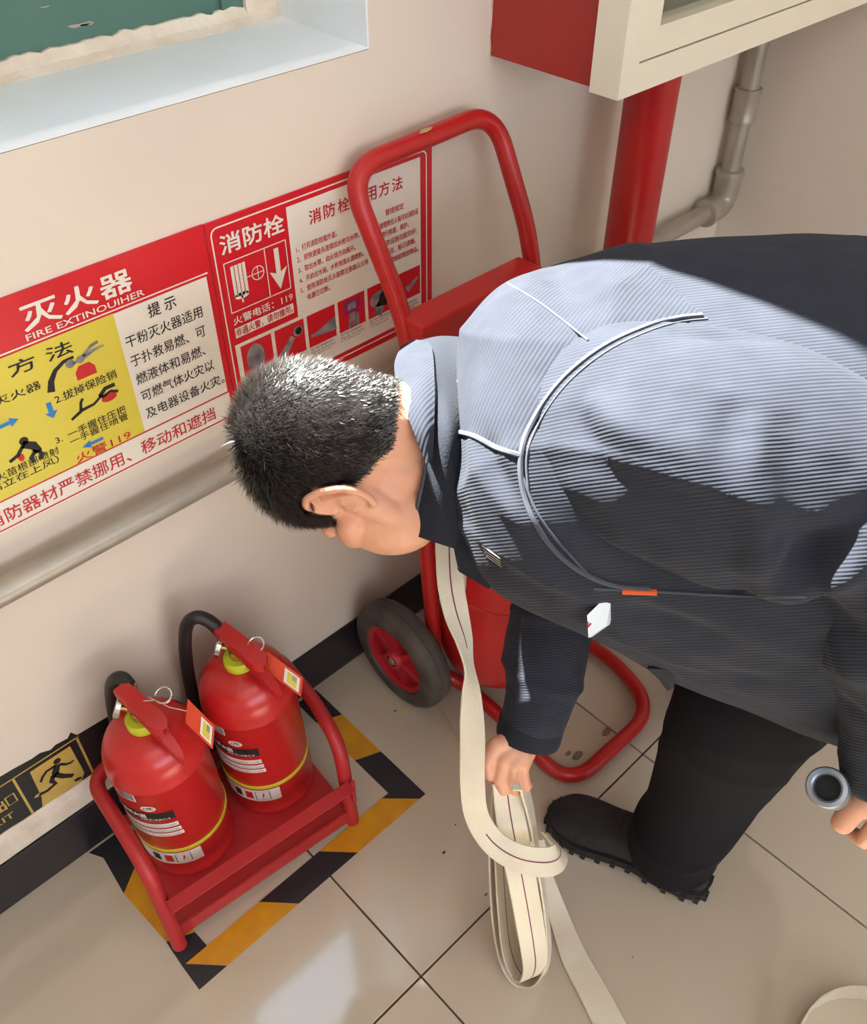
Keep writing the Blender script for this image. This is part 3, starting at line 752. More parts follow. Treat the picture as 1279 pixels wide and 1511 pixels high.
def hy(px, py, y): return tuple(hit(px, py, 1, y))
extinguisher((.246, .878, .030), (-.03, .0, 1), 'red fire extinguisher on the left of the floor rack with a short visible hose',
    [hy(191, 1012, .905), hy(182, 1002, .918), hy(173, 1001, .930), hy(166, 1009, .945), hy(165, 1025, .958), hy(170, 1060, .965), hy(180, 1110, .965), hy(192, 1160, .962)],
    (241, 1026, [(277, 1031), (317, 1071), (313, 1103), (274, 1066)]), 249)
extinguisher((.420, .872, .030), (-.035, .0, 1), 'red fire extinguisher on the right of the floor rack, its hose arching high',
    [hy(332, 943, .900), hy(322, 928, .905), hy(306, 915, .915), hy(289, 911, .925), hy(276, 922, .938), hy(273, 950, .950), hy(277, 990, .96), hy(285, 1030, .968), hy(296, 1080, .97), hy(305, 1120, .97)],
    (378, 951, [(393, 960), (447, 1000), (436, 1031), (390, 988)]), 240)

# ------------------------------------------------------------------ rack
rk = thing('extinguisher_rack', 'red welded steel floor rack holding the two small extinguishers', 'rack', (.31, .80, 0))
hoop = fillet([(.128, .744, .002), (.136, .782, .212), (.150, .976, .222), (.528, .976, .222), (.512, .84, .232), (.488, .738, .228), (.482, .716, .002)], [.05, .04, .04, .08, .055], 10)
MB().tube(hoop, .0125, 18).build('side_tube', M['red_dull'], rk, True)
for x in (.22, .43): MB().tube([(x, .976, .002), (x, .976, .215)], .009, 12).build('rear_leg', M['red_dull'], rk, True)
m = MB()
a = Vector((.137, .752, .118)); b = Vector((.483, .716, .118)); dirx = (b-a).normalized(); nrm = Vector((dirx.y, -dirx.x, 0))
m.sweep([a, b], lambda i, t: [(-.018, -.002), (.018, -.002), (.018, .002), (-.018, .002)], up=(0, 0, 1)).build('front_rail', M['red_dull'], rk)
MB().sweep([a+Vector((0, 0, .018)), b+Vector((0, 0, .018))], lambda i, t: [(-.0015, -.001), (.0015, -.001), (.0015, .022), (-.0015, .022)], up=(0, 0, 1)).build('rail_flange', M['red_dull'], rk)
a2 = Vector((.157, .968, .060)); b2 = Vector((.505, .968, .060))
MB().sweep([a2, b2], lambda i, t: [(-.016, -.002), (.016, -.002), (.016, .002), (-.016, .002)], up=(0, 0, 1)).build('rear_rail', M['red_dull'], rk)
MB().prism([(.140, .752), (.484, .716), (.508, .966), (.156, .966)], (0, 0, .020), (1, 0, 0), (0, 1, 0), (0, 0, .005)).build('tray', M['red_dull'], rk)
MB().sweep([Vector((.140, .750, .030)), Vector((.484, .714, .030))], lambda i, t: [(-.016, -.002), (.016, -.002), (.016, .002), (-.016, .002)], up=(0, 0, 1)).build('tray_lip', M['red_dull'], rk)
MB().box((.150, .80, .0005), (.49, .815, .020)).build('tray_bearer', M['red_dull'], rk)
MB().tube([(.484, .7045, .085), (.484, .7035, .150)], .004, 8).build('weld_bead', M['red_dull'], rk)

# ------------------------------------------------------------------ wheeled extinguisher
ct = thing('wheeled_extinguisher', 'large wheeled red fire extinguisher trolley with looped push handle', 'fire extinguisher', (.925, .77, 0))
TR = .0145
def P3(*a): return Vector(a)
hd = fillet([P3(.800, .822, .10), P3(.790, .874, .83), P3(.793, .903, .895), P3(.772, .975, 1.066), P3(1.062, .972, 1.078), P3(1.078, .900, .905), P3(1.074, .876, .83), P3(1.070, .822, .10)], [.03, .05, .06, .06, .05, .03], 10)
MB().tube(hd, TR, 20).build('push_handle', M['red_paint'], ct, True)
MB().prism([(-.016, -.004), (-.006, .003), (.004, .0035), (.016, .001), (.006, -.004), (-.004, -.006)], (.918, .970, 1.0852), (1, 0, 0), (0, 1, 0), (0, 0, .0015)).build('paint_chip', M['crumb'], ct)
MB().bbox((.786, .838, .70), (1.050, .892, .872), .004).build('valve_box', M['red_paint'], ct)
prof = [(0, .055), (.045, .057), (.085, .070), (.110, .095), (.122, .13), (.125, .17), (.125, .56), (.120, .60), (.10, .64), (.06, .67), (.03, .68), (.03, .70), (0, .70)]
MB().lathe([tuple(p) for p in cat(prof[:6], 5)]+prof[6:], (.925, .762, 0), 64).build('cylinder', M['red_tank'], ct, True)
MB().lathe([(.1255, .315), (.1275, .316), (.1275, .334), (.1255, .335)], (.925, .762, 0), 64).build('clamp_band', M['red_paint'], ct, True)
for k, (a0, a1, z0, z1) in enumerate(((170, 187, .372, .425), )):
    V, F = curved(None, .1262, a0, a1, z0, z1)
    lb_ = MB().add([(x+.925, y+.762, z) for x, y, z in V], F).build('data_label', M['paper'], ct)
    for zz in (.378, .385, .392, .40):
        V, F = curved(None, .1266, a0+3, a1-3, zz, zz+.0025); MB().add([(x+.925, y+.762, z) for x, y, z in V], F).build('label_line', M['ink'], lb_)
# floor stand loop
u = fillet([P3(.800, .835, .05), P3(.842, .80, .017), P3(.842, .66, .016), P3(.816, .476, .016), P3(1.080, .470, .016), P3(1.125, .62, .017), P3(1.088, .80, .017), P3(1.07, .835, .05)], [.04, .1, .075, .075, .1, .04], 10)
MB().tube(u, .0145, 18).build('floor_stand', M['red_paint'], ct, True)
MB().tube([P3(.765, .868, .122), P3(1.105, .868, .122)], .010, 16).build('axle', M['red_paint'], ct, True)
MB().tube([P3(.800, .828, .20), P3(1.07, .828, .20)], .008, 12).build('cross_bar', M['red_paint'], ct, True)
def wheel(x0, s):
    """s=-1 for the outer face towards -x"""
    c = P3(x0, .868, .1225)
    prof = [(.078, 0), (.080, -.003), (.100, -.004), (.113, 0), (.1195, .008), (.1215, .016), (.1195, .0175), (.1215, .019), (.1215, .031), (.1195, .0325), (.1215, .034), (.1195, .042), (.113, .048), (.095, .050), (.078, .047)]
    ty = MB().lathe(prof+[prof[0]], c, 56, (-s, 0, 0)).build('tyre', M['rubber'], ct, True)
    rim = MB().lathe([(.070, .006), (.0785, .001), (.0785, .045), (.070, .040), (.070, .006)], c, 48, (-s, 0, 0)).build('wheel_rim', M['hub'], ct, True)
    m = MB(); m.lathe([(.0, .020), (.072, .020), (.072, .028), (0, .028)], c, 40, (-s, 0, 0)).build('wheel_disc', M['hub'], rim, True)
    for k in range(6):
        a = 2*math.pi*k/6+.3; d = P3(0, math.cos(a), math.sin(a)); n_ = P3(0, -math.sin(a), math.cos(a)); ax = P3(-s, 0, 0)
        V = []
        for rr, w, h0 in ((.018, .008, .004), (.073, .011, .010)):
            for e in (-1, 1):
                V += [c+d*rr+n_*w*e+ax*.021, c+d*rr+n_*w*e*.75+ax*h0]
        MB().add(V, [(0, 1, 5, 4), (2, 6, 7, 3), (1, 3, 7, 5), (0, 2, 3, 1), (4, 5, 7, 6)]).build('spoke', M['hub'], rim)
    MB().lathe([(.013, -.006), (.019, -.006), (.021, -.003), (.021, .022), (.013, .022), (.013, -.006)], c, 28, (-s, 0, 0)).build('wheel_hub', M['hub'], rim, True)
    MB().lathe([(0, -.009), (.006, -.009), (.0105, -.003), (.0125, .02), (0, .02)], c, 20, (-s, 0, 0)).build('axle_nut', M['dirt'], rim, True)
wheel(.727, -1); wheel(1.143, 1)

# ------------------------------------------------------------------ canvas hose
hs = thing('fire_hose', 'flat cream canvas fire hose hanging in folds from the hand onto the floor', 'hose', (.56, .33, 0))
CR = _r; CF = _f; CU = _u
def ribbon(stations, name, parent, th=.0032, stripe=True, n=10, w0=None, side=1, rngs=None):
    """stations: (px, py, depth, width_m, W vector)"""
    ctr = [tuple(at(s[0], s[1], s[2]))+(s[3],)+tuple(Vector(s[4]).normalized()) for s in stations]
    q = cat(ctr, n); V = []; F = []; L = []
    prof = [(-1, 0), (-.96, 1), (-.4, 1), (.4, 1), (.96, 1), (1, 0), (.96, -1), (.4, -1), (-.4, -1), (-.96, -1)]
    for i, c in enumerate(q):
        p = Vector(c[:3]); w = c[3]; W = Vector(c[4:7]).normalized()
        t = (Vector(q[min(i+1, len(q)-1)][:3])-Vector(q[max(i-1, 0)][:3])).normalized()
        W = (W-t*W.dot(t)).normalized(); N = W.cross(t).normalized()
        V += [p+W*a*w/2+N*b*th/2 for a, b in prof]; L.append((p, W, N, w, t))
    m = len(prof)
    for i in range(len(q)-1):
        for k in range(m): F.append((i*m+k, i*m+(k+1) % m, (i+1)*m+(k+1) % m, (i+1)*m+k))
    F.append(tuple(range(m))[::-1]); F.append(tuple((len(q)-1)*m+k for k in range(m)))
    o = MB().add(V, F).build(name, M['hose'], parent, True)
    if stripe:
        for sgn in ((1, -1) if stripe == 2 else (side,)):
            V = []; F = []
            for i, (p, W, N, w, t) in enumerate(L):
                b = p+N*sgn*(th/2+.0003)+W*.0
                V += [b-W*.0009, b+W*.0009]
            for i in range(len(L)-1):
                if rngs is None or any(a_ <= i/n < b_ for a_, b_ in rngs): F.append((2*i, 2*i+1, 2*i+3, 2*i+2))
            mk('woven_line', V, F, M['hose_line'], o)
    return o
cW = CR                                      # faces the camera
fW = (CR*.35+CF*.95)                         # edge-on to the camera
# part one: the length hanging from behind the chin down to the bottom of the coil, then the wrap across it
S = [(662, 770, 1.20, .036, CR), (664, 850, 1.20, .036, CR+CF*.1), (672, 900, 1.205, .035, CR+CU*-.1+CF*.3), (685, 945, 1.21, .034, CR*.6+CF*.7), (692, 985, 1.215, .034, CR*.35+CF*.9),
     (695, 1030, 1.22, .034, CR*.8+CF*.6), (697, 1090, 1.225, .034, CR), (697, 1160, 1.24, .034, CR), (704, 1206, 1.26, .034, CR*.95+CU*.25), (728, 1243, 1.27, .036, CR*.55+CU*.85),
     (765, 1266, 1.27, .040, CR*.15+CU), (805, 1272, 1.275, .042, CU-CR*.05), (824, 1264, 1.29, .042, CU*.95-CR*.3), (822, 1246, 1.32, .036, CU*.8-CR*.8+CF*.5), (806, 1236, 1.36, .030, CR*.6-CU*.9+CF*.3)]
ribbon(S, 'hanging_length', hs, stripe=2, rngs=((0, 3.3), (8.6, 13)))
# part two: racetrack coil hanging from the right hand
A = [(745, 1150, 1.275, .042, CR*.85+CF*.4), (752, 1200, 1.285, .044, CR*.9+CF*.35), (764, 1265, 1.315, .045, CR*.9+CF*.35), (776, 1330, 1.345, .045, CR*.9+CF*.4), (786, 1390, 1.38, .044, CR*.9+CF*.4),
     (789, 1425, 1.41, .042, CR*.9+CF*.45), (780, 1443, 1.44, .040, CR*.8+CF*.6), (764, 1432, 1.465, .040, CR*.7+CF*.8), (751, 1395, 1.46, .042, CR*.6+CF*.8), (744, 1330, 1.43, .042, CR*.55+CF*.85), (740, 1260, 1.385, .042, CR*.5+CF*.85), (737, 1195, 1.335, .042, CR*.5+CF*.85), (744, 1152, 1.29, .042, CR*.7+CF*.6)]
ribbon(A, 'coil_turn', hs, stripe=2)
A2 = [(754, 1147, 1.262, .038, CR*.5+CF*.9), (770, 1158, 1.28, .040, CR*.3+CF), (783, 1200, 1.315, .042, CR*.25+CF), (793, 1262, 1.35, .042, CR*.2+CF), (805, 1345, 1.40, .042, CR*.2+CF), (808, 1410, 1.44, .042, CR*.3+CF), (795, 1445, 1.475, .040, CR*.5+CF*.9), (770, 1446, 1.50, .040, CR*.6+CF*.8), (745, 1415, 1.495, .042, CR*.4+CF), (731, 1350, 1.465, .042, CR*.3+CF), (726, 1270, 1.42, .042, CR*.25+CF), (728, 1205, 1.37, .042, CR*.25+CF), (738, 1160, 1.32, .040, CR*.4+CF)]
ribbon(A2, 'coil_turn', hs, stripe=False)
# part three: the tail that runs off over the floor
def fl(px, py, z=.004): 
    p = hit(px, py, 2, z); return (px, py, (p-CAM).dot(_f))
T_ = [fl(790, 1240, .14)+(.030, CR), fl(803, 1290, .06)+(.028, CR), fl(822, 1345, .012)+(.034, CR), fl(846, 1410)+(.044, CR), fl(873, 1460)+(.048, CR), fl(904, 1520)+(.050, CR), fl(945, 1600)+(.050, CR)]
ribbon(T_, 'floor_length', hs, stripe=False)

hs2 = thing('fire_hose', 'curved end of the cream hose lying on the floor in the bottom right corner', 'hose', (.9, -.1, 0))
c0 = hit(1276, 1572, 2, .03)
V = []
st = []
for k in range(0, 25):
    a = math.radians(-10+k*14); rad = .115
    p = c0+Vector((math.cos(a)*rad*1.0, math.sin(a)*rad*.85, 0)); p.z = .024
    st.append(p)
m = MB(); m.sweep(st, lambda i, t: [(-.023, -.0016), (.023, -.0016), (.023, .0016), (-.023, .0016)], up=(0, 0, 1)); m.build('coil_turn', M['hose'], hs2, True)

# ------------------------------------------------------------------ litter
def clump(px, py, r, m, nm, label, cat_, seed):
    p = hit(px, py, 2, 0); rr = random.Random(seed); V = []; n = 22
    bm = bmesh.new(); bmesh.ops.create_icosphere(bm, subdivisions=3, radius=1)
    for v in bm.verts:
        q = 1+.45*noise.noise(v.co*2.2+Vector((seed, 0, 0)))+.2*noise.noise(v.co*6)
        v.co = Vector((v.co.x*r*q*.9, v.co.y*r*.5*q, (v.co.z+.75)*r*.10*q)) ; v.co.z = max(0.0002, v.co.z); v.co += Vector((p.x, p.y, 0))
    me = bpy.data.meshes.new(nm); bm.to_mesh(me); bm.free(); me.materials.append(m); o = bpy.data.objects.new(nm, me); COL.objects.link(o); tag(o, label, cat_)
    return o
clump(598, 1046, .011, M['crumb'], 'crumb', 'pale yellow crumb of debris on the floor in front of the wheel', 'debris', 1)
clump(583, 1049, .003, M['dark_speck'], 'crumb', 'tiny dark crumb left of the pale crumb by the wheel', 'debris', 2)
clump(895, 1080, .013, M['dirt'], 'dust_clump', 'dust clump beside the curved corner of the red floor bar', 'debris', 3)
clump(852, 1115, .014, M['dirt'], 'dust_clump', 'dust clump inside the front corner of the red floor bar', 'debris', 4)
clump(838, 1112, .008, M['dirt'], 'dust_clump', 'smaller dust clump left of the one inside the red floor bar', 'debris', 5)
clump(655, 1258, .0035, M['dark_speck'], 'dirt_speck', 'larger dark speck on the tile left of the hose coil', 'debris', 6)
clump(672, 1217, .002, M['dark_speck'], 'dirt_speck', 'tiny dark speck on the tile above the larger one', 'debris', 7)
clump(717, 1320, .004, M['dirt'], 'dirt_speck', 'brown speck touching the left edge of the hose coil', 'debris', 8)
clump(933, 1412, .0022, M['dirt'], 'dirt_speck', 'faint speck on the tile right of the hose tail', 'debris', 9)
a = hit(652, 1049, 2, .002); b = hit(671, 1080, 2, .004); c = hit(684, 1108, 2, .002)
tag(MB().tube([a, b, c], [.0012, .0019, .0010], 8).build('straw', M['crumb'], None, True), 'thin pale straw on the floor beside the hanging hose', 'debris')

# ------------------------------------------------------------------ the bending man
man = thing('person', 'person bending down in a dark navy ribbed jacket, black trousers and black shoes', 'person', (.9, .28, 0))
U_ = (-_r+_f*.03).normalized(); S_ = (LS - U_*LS.dot(U_)).normalized(); F_ = U_.cross(S_).normalized()
if F_.z > 0: F_ = -F_
O_ = at(512, 672, 1.03)
def hl(s, u, f): return O_+S_*s+U_*u+F_*f
body = MB()
def ell(c, r, mb=None): (mb or body).ellipsoid(hl(*c), S_*r[0], U_*r[1], F_*r[2], 28, 20)
ell((0, .027, -.012), (.076, .090, .097)); ell((0, .048, -.034), (.068, .068, .074)); ell((0, -.024, .036), (.063, .074, .070)); ell((0, -.060, .052), (.053, .046, .050)); ell((0, -.088, .088), (.024, .022, .018))
for e in (-1, 1):
    body.capsule(hl(e*.056, -.005, .0), hl(e*.046, -.080, .066), .021, .018)
    body.capsule(hl(e*.044, -.006, .078), hl(e*.055, -.004, .050), .019, .018)
    body.capsule(hl(e*.038, .022, .076), hl(0, .020, .086), .012, .013)
    ell((e*.028, -.048, .064), (.044, .060, .052))
body.capsule(hl(0, .010, .092), hl(0, -.030, .118), .008, .012); ell((.010, -.034, .108), (.008, .008, .008)); ell((-.010, -.034, .108), (.008, .008, .008))
body.capsule(hl(-.018, -.058, .100), hl(.018, -.058, .100), .008, .008); body.capsule(hl(-.015, -.068, .098), hl(.015, -.068, .098), .008, .008)
nb = at(700, 645, 1.09)
body.capsule(hl(0, -.010, -.040), nb, .059, .050); body.capsule(hl(0, -.045, .010), at(700, 690, 1.08), .050, .050)
# ears
for e in (-1, 1):
    rim = [(.062, .012, .014), (.070, .028, .010), (.083, .040, .000), (.091, .038, -.012), (.094, .022, -.021), (.094, .002, -.024), (.090, -.014, -.020), (.083, -.027, -.010), (.074, -.030, .001), (.066, -.022, .006)]
    rp_pts = cat([hl(e*(.066+(s-.062)*.62), u*1.0-.004, f*1.32+.006) for s, u, f in rim], 5)
    body.tube([Vector(p) for p in rp_pts], [.0044]*len(rp_pts), 10)
    for q in range(0, len(rp_pts)-1, 2):
        p = Vector(rp_pts[q]); c = hl(e*.064, -.002, .003)
        body.capsule(c.lerp(p, .1)-S_*e*.004, p-S_*e*.004, .0030, .0024, 8)
    body.capsule(hl(e*.079, .018, -.004), hl(e*.078, -.014, -.010), .0034, .0034, 8)
    body.capsule(hl(e*.074, -.006, .012), hl(e*.076, -.014, .010), .005, .005, 8)
# torso and limbs under the clothes
RS = at(865, 690, 1.22); LSH = at(880, 620, .96); PEL = at(1400, 760, 1.16)
body.capsule(nb, at(900, 640, 1.10), .085, .12); body.capsule(at(900, 640, 1.10), PEL, .12, .12)
RE = at(816, 900, 1.275); RW = at(783, 1078, 1.275)
body.capsule(at(870, 680, 1.16), RS, .06, .05); body.capsule(RS, RE, .048, .038); body.capsule(RE, RW, .038, .026)
LE = at(1335, 800, .90); LW = at(1312, 1120, 1.005)
body.capsule(at(900, 630, 1.02), LSH, .06, .05); body.capsule(LSH, LE, .050, .040); body.capsule(LE, LW, .040, .027)
LHIP = at(1380, 830, 1.10); RHIP = at(1400, 720, 1.30); LK = at(1130, 1000, 1.22); LA = at(1000, 1250, 1.56)
RK = at(1205, 930, 1.46); RA = at(1102, 1085, 1.75)
body.capsule(PEL, LHIP, .11, .09).capsule(PEL, RHIP, .11, .09).capsule(LHIP, LK, .08, .058).capsule(LK, LA, .055, .038).capsule(RHIP, RK, .08, .055).capsule(RK, RA, .052, .036)
TD = Vector((-.30, .954, 0)).normalized(); TR_ = Vector((.45, .89, 0)).normalized()
LF = Vector((.810, .265, 0)); RF = hit(1098, 1118, 2, 0)
for P_, D_ in ((LF, TD), (RF, TR_)):
    body.capsule(P_+Vector((0, 0, .055)), P_+D_*.10+Vector((0, 0, .042)), .026, .020)
body.capsule(LA, LF+Vector((0, 0, .06)), .030, .028); body.capsule(RA, RF+Vector((0, 0, .06)), .030, .028)

def chain(pts, r0, r1):
    P = [at(*p) for p in pts]; n = len(P)-1
    for i in range(n):
        a = r0+(r1-r0)*i/n; b = r0+(r1-r0)*(i+1)/n
        body.capsule(P[i], P[i+1], a, b, 14)
# right hand closed round the coil (thumb towards the picture's left)
kn = [(728, 1113, 1.262), (742, 1121, 1.256), (757, 1126, 1.258), (771, 1127, 1.264)]
for k in kn: body.capsule(at(779, 1086, 1.272), at(*k), .0215, .0120)
chain([kn[0], (720, 1134, 1.270), (728, 1154, 1.282), (741, 1160, 1.292)], .0096, .0078)
chain([kn[1], (736, 1148, 1.262), (742, 1165, 1.276), (753, 1164, 1.290)], .0098, .0080)
chain([kn[2], (755, 1150, 1.264), (760, 1166, 1.278), (768, 1162, 1.292)], .0094, .0078)
chain([kn[3], (773, 1146, 1.270), (777, 1160, 1.282), (780, 1157, 1.294)], .0084, .0070)
chain([(760, 1092, 1.262), (732, 1098, 1.252), (717, 1122, 1.254), (722, 1143, 1.264)], .0135, .0088)
# left hand round the coupling
body.capsule(LW, at(1315, 1170, 1.035), .030, .030).capsule(at(1300, 1150, 1.02), at(1285, 1180, 1.04), .026, .024).capsule(at(1325, 1160, 1.03), at(1330, 1200, 1.05), .026, .022)
chain([(1292, 1160, 1.025), (1266, 1186, 1.028), (1243, 1214, 1.040)], .0165, .0130)
chain([(1300, 1195, 1.045), (1290, 1222, 1.052), (1274, 1240, 1.066), (1262, 1232, 1.085)], .0118, .0092)
chain([(1316, 1203, 1.048), (1310, 1236, 1.056), (1294, 1254, 1.072), (1280, 1246, 1.090)], .0116, .0092)
chain([(1332, 1206, 1.052), (1330, 1240, 1.062), (1314, 1258, 1.078), (1300, 1250, 1.095)], .0110, .0088)
chain([(1346, 1204, 1.058), (1348, 1234, 1.068), (1334, 1252, 1.084), (1320, 1246, 1.098)], .0100, .0080)
bme = remesh(body, .0022, 3, .4); bme.materials.append(M['skin'])
bo = link('body', bme, man)
for e in (-1, 1):
    ey = MB(); ey.ellipsoid(hl(e*.031, .010, .078), S_*.0125, U_*.0115, F_*.012, 16, 12); ey.build('eye', M['paper'], man, True)

# ---- hair
def hb(f):
    xs = [-.2, -.10, -.075, -.045, -.022, -.005, .012, .030, .046, .060, .078, .092, .2]
    ys = [-.058, -.058, -.060, -.054, -.026, .010, .018, .014, .008, .020, .054, .075, .08]
    return float(np.interp(f, xs, ys))
co = np.empty(len(bme.vertices)*3); bme.vertices.foreach_get('co', co); co = co.reshape(-1, 3)
no = np.empty(len(bme.vertices)*3); bme.vertices.foreach_get('normal', no); no = no.reshape(-1, 3)
d = co-np.array(O_); ls, lu, lf = d@np.array(S_), d@np.array(U_), d@np.array(F_)
mask = (np.abs(ls) < .0815) & (lu > -.08) & (lu < .16) & (np.abs(lf) < .13)
hbv = np.interp(lf, [-.2, -.10, -.075, -.045, -.022, -.005, .012, .030, .046, .060, .078, .092, .2], [-.058, -.058, -.060, -.054, -.026, .010, .018, .014, .008, .020, .054, .075, .08])
near_ear = (np.abs(ls) > .0700) & (lu < .032) & (lu > -.05) & (lf > -.022) & (lf < .030)
mask &= (lu > hbv) & ~near_ear
ok = set(np.nonzero(mask)[0].tolist()); V = []; F = []; mp = {}
for p in bme.polygons:
    if all(i in ok for i in p.vertices):
        q = []
        for i in p.vertices:
            if i not in mp:
                mp[i] = len(V); edge = min(1, max(0, (lu[i]-hbv[i])/.03)); V.append(Vector(co[i])+Vector(no[i])*float(.0006+.0045*edge))
            q.append(mp[i])
        F.append(tuple(q))
hair = mk('hair', V, F, M['hair_base'], man, True)
idx = np.array(sorted(ok)); pick = rng.choice(idx, 26000, replace=len(idx) < 26000)
whorl = hl(.028, .118, -.050); V = []; F = []
for i in pick:
    p = Vector(co[i]); n_ = Vector(no[i]); edge = float(min(1, max(0, (lu[i]-hbv[i])/.05)))
    fl_ = (p-whorl); fl_ -= n_*fl_.dot(n_); dd_ = fl_.length
    fl_ = fl_.normalized() if dd_ > .001 else S_
    fl_ = (fl_+n_.cross(fl_)*.35).normalized()
    top = float(min(1, max(0, (lu[i]-.02)/.07)))
    j = Vector(rng.normal(0, .26, 3))
    L_ = (.006+.012*edge*(.5+.5*top))*float(.75+.5*rng.random())
    d1 = (n_*(.55+.55*top)+fl_*.9+j).normalized(); d2 = (n_*(.15+.45*top)+fl_*1.1+j*1.2).normalized()
    w = d1.cross(n_); w = (w.normalized() if w.length > 1e-4 else S_)*.00055
    a = p+n_*.001; b = a+d1*L_*.55; c = b+d2*L_*.5; k = len(V)
    V += [a-w, a+w, b-w*.8, b+w*.8, c]; F += [(k, k+1, k+3, k+2), (k+2, k+3, k+4)]
hs_ = mk('hair_strands', V, F, M['hair'], hair, False); hs_['kind'] = 'stuff'

# ---- jacket
cLu = abs(LS.dot(_u)); cNu = abs(_u.z)
def torso_ring(px, top, bot, dep, ratio, seg=40, tilt=0.0):
    hh = (bot-top)/2*dep/FPX; b = hh/math.sqrt(cLu**2+(ratio*cNu)**2); a = ratio*b
    c = at(px, (top+bot)/2, dep); up = Vector((0, 0, 1)); out = []
    for k in range(seg):
        t = 2*math.pi*k/seg; ct, st = math.cos(t), math.sin(t); e = .88
        out.append(c+LS*b*math.copysign(abs(ct)**e, ct)+up*a*math.copysign(abs(st)**e, st))
    return out
def loft(mb, rings):
    V = [p for r in rings for p in r]; m = len(rings[0]); F = []
    for i in range(len(rings)-1):
        for k in range(m): F.append((i*m+k, i*m+(k+1) % m, (i+1)*m+(k+1) % m, (i+1)*m+k))
    F.append(tuple(range(m))[::-1]); F.append(tuple((len(rings)-1)*m+k for k in range(m)))
    return mb.add(V, F)
st = [(662, 575, 745, 1.08, .8), (682, 500, 795, 1.08, .8), (704, 458, 838, 1.08, .8), (745, 418, 872, 1.085, .78), (813, 396, 905, 1.10, .78), (900, 380, 940, 1.12, .88), (1000, 370, 995, 1.14, .94), (1100, 366, 1035, 1.15, .96), (1200, 371, 1068, 1.16, .96), (1300, 385, 1085, 1.18, .92), (1420, 430, 1040, 1.19, .85), (1500, 500, 960, 1.20, .85)]
ss = cat(st, 3)
jk = MB(); loft(jk, [torso_ring(*s) for s in ss])
def sl(pts, mb):
    q = cat([tuple(at(*p[:3]))+(p[3],) for p in pts], 5)
    mb.tube([Vector(c[:3]) for c in q], [c[3] for c in q], 28)
sl([(870, 640, 1.20, .09), (862, 760, 1.25, .085), (826, 880, 1.275, .064), (810, 940, 1.275, .058), (804, 1000, 1.272, .0545), (792, 1045, 1.268, .048), (781, 1078, 1.276, .0435)], jk)
jk.capsule(at(850, 640, 1.05), at(900, 650, 1.02), .11, .09)
for a, b, r0, r1 in (((700, 700, .985), (800, 830, .965), .016, .012), ((720, 780, 1.00), (830, 880, .985), .014, .014)):
    jk.capsule(at(*a), at(*b), r0, r1)
sk_ = MB()
sl([(852, 652, 1.00, .078), (872, 648, .972, .102), (960, 652, .935, .119), (1080, 676, .905, .120), (1190, 708, .890, .106), (1290, 765, .885, .092), (1345, 850, .90, .090), (1338, 950, .94, .084), (1322, 1050, .985, .059), (1316, 1125, 1.005, .049), (1314, 1150, 1.015, .046)], sk_)
sk_.capsule(at(1130, 790, .86), at(1165, 835, .865), .050, .030)
def wrinkle(me, amp, folds=()):
    n_v = len(me.vertices); cc = np.empty(n_v*3); me.vertices.foreach_get('co', cc); cc = cc.reshape(-1, 3); nn = np.empty(n_v*3); me.vertices.foreach_get('normal', nn); nn = nn.reshape(-1, 3)
    for i in range(n_v):
        p = Vector(cc[i]); ax_ = p.dot(AX); lat = p.dot(LS)-p.z
        a = noise.noise(Vector((ax_*5.5, lat*8, 1.3)))*.006+noise.noise(Vector((ax_*15+p.z*6, lat*7, 8)))*.0022
        r1_ = 1-abs(noise.noise(Vector((ax_*3.2+p.z*4, lat*5.5, 4.2))))*2.6
        a += .005*max(0, r1_)**3
        for A_, B_, h_, w_ in folds:
            AB = B_-A_; t_ = max(0, min(1, (p-A_).dot(AB)/AB.length_squared)); dd = (p-(A_+AB*t_)).length
            a += h_*math.exp(-(dd/w_)**2)*(.35+.65*math.sin(math.pi*min(1, max(0, t_*.9+.05))))
        cc[i] += nn[i]*a*amp
    me.vertices.foreach_set('co', cc.ravel()); me.update()
jme = remesh(jk, .0055, 6, .5)
def sfp(me_):
    b_ = BVHTree.FromPolygons([v.co.copy() for v in me_.vertices], [tuple(p.vertices) for p in me_.polygons])
    def g_(px, py):
        l_ = b_.ray_cast(CAM, (_f+((px-IW/2)/FPX)*_r-((py-IH/2)/FPX)*_u).normalized())[0]
        return l_ if l_ is not None else at(px, py, 1.0)
    return g_
G_ = sfp(jme)
wrinkle(jme, 1.0, [(G_(a, b), G_(c, d), h_, w_) for a, b, c, d, h_, w_ in ((695, 655, 770, 770, .010, .013), (722, 662, 775, 745, -.010, .012), (745, 675, 790, 790, .009, .012), (700, 720, 830, 860, .010, .016), (690, 760, 800, 880, -.008, .014),
    (800, 400, 850, 440, -.006, .016), (860, 380, 920, 440, .008, .018), (900, 900, 1060, 930, -.008, .018), (960, 880, 1180, 960, .008, .02), (1010, 990, 1190, 1010, -.008, .018), (905, 935, 960, 990, .008, .014), (900, 1010, 1100, 960, .006, .02))])
jme.materials.append(M['jacket']); jme.materials.append(M['jacket_yoke'])
def inpoly(x, y, P):
    c = False; j = len(P)-1
    for i in range(len(P)):
        if (P[i][1] > y) != (P[j][1] > y) and x < (P[j][0]-P[i][0])*(y-P[i][1])/(P[j][1]-P[i][1])+P[i][0]: c = not c
        j = i
    return c
YOKE = [(600, 480), (745, 380), (900, 340), (1035, 463), (960, 480), (890, 512), (830, 560), (785, 620), (768, 670), (735, 665), (700, 645), (640, 640)]
def prj(p):
    v = p-CAM; z = v.dot(_f); return IW/2+FPX*v.dot(_r)/z, IH/2-FPX*v.dot(_u)/z
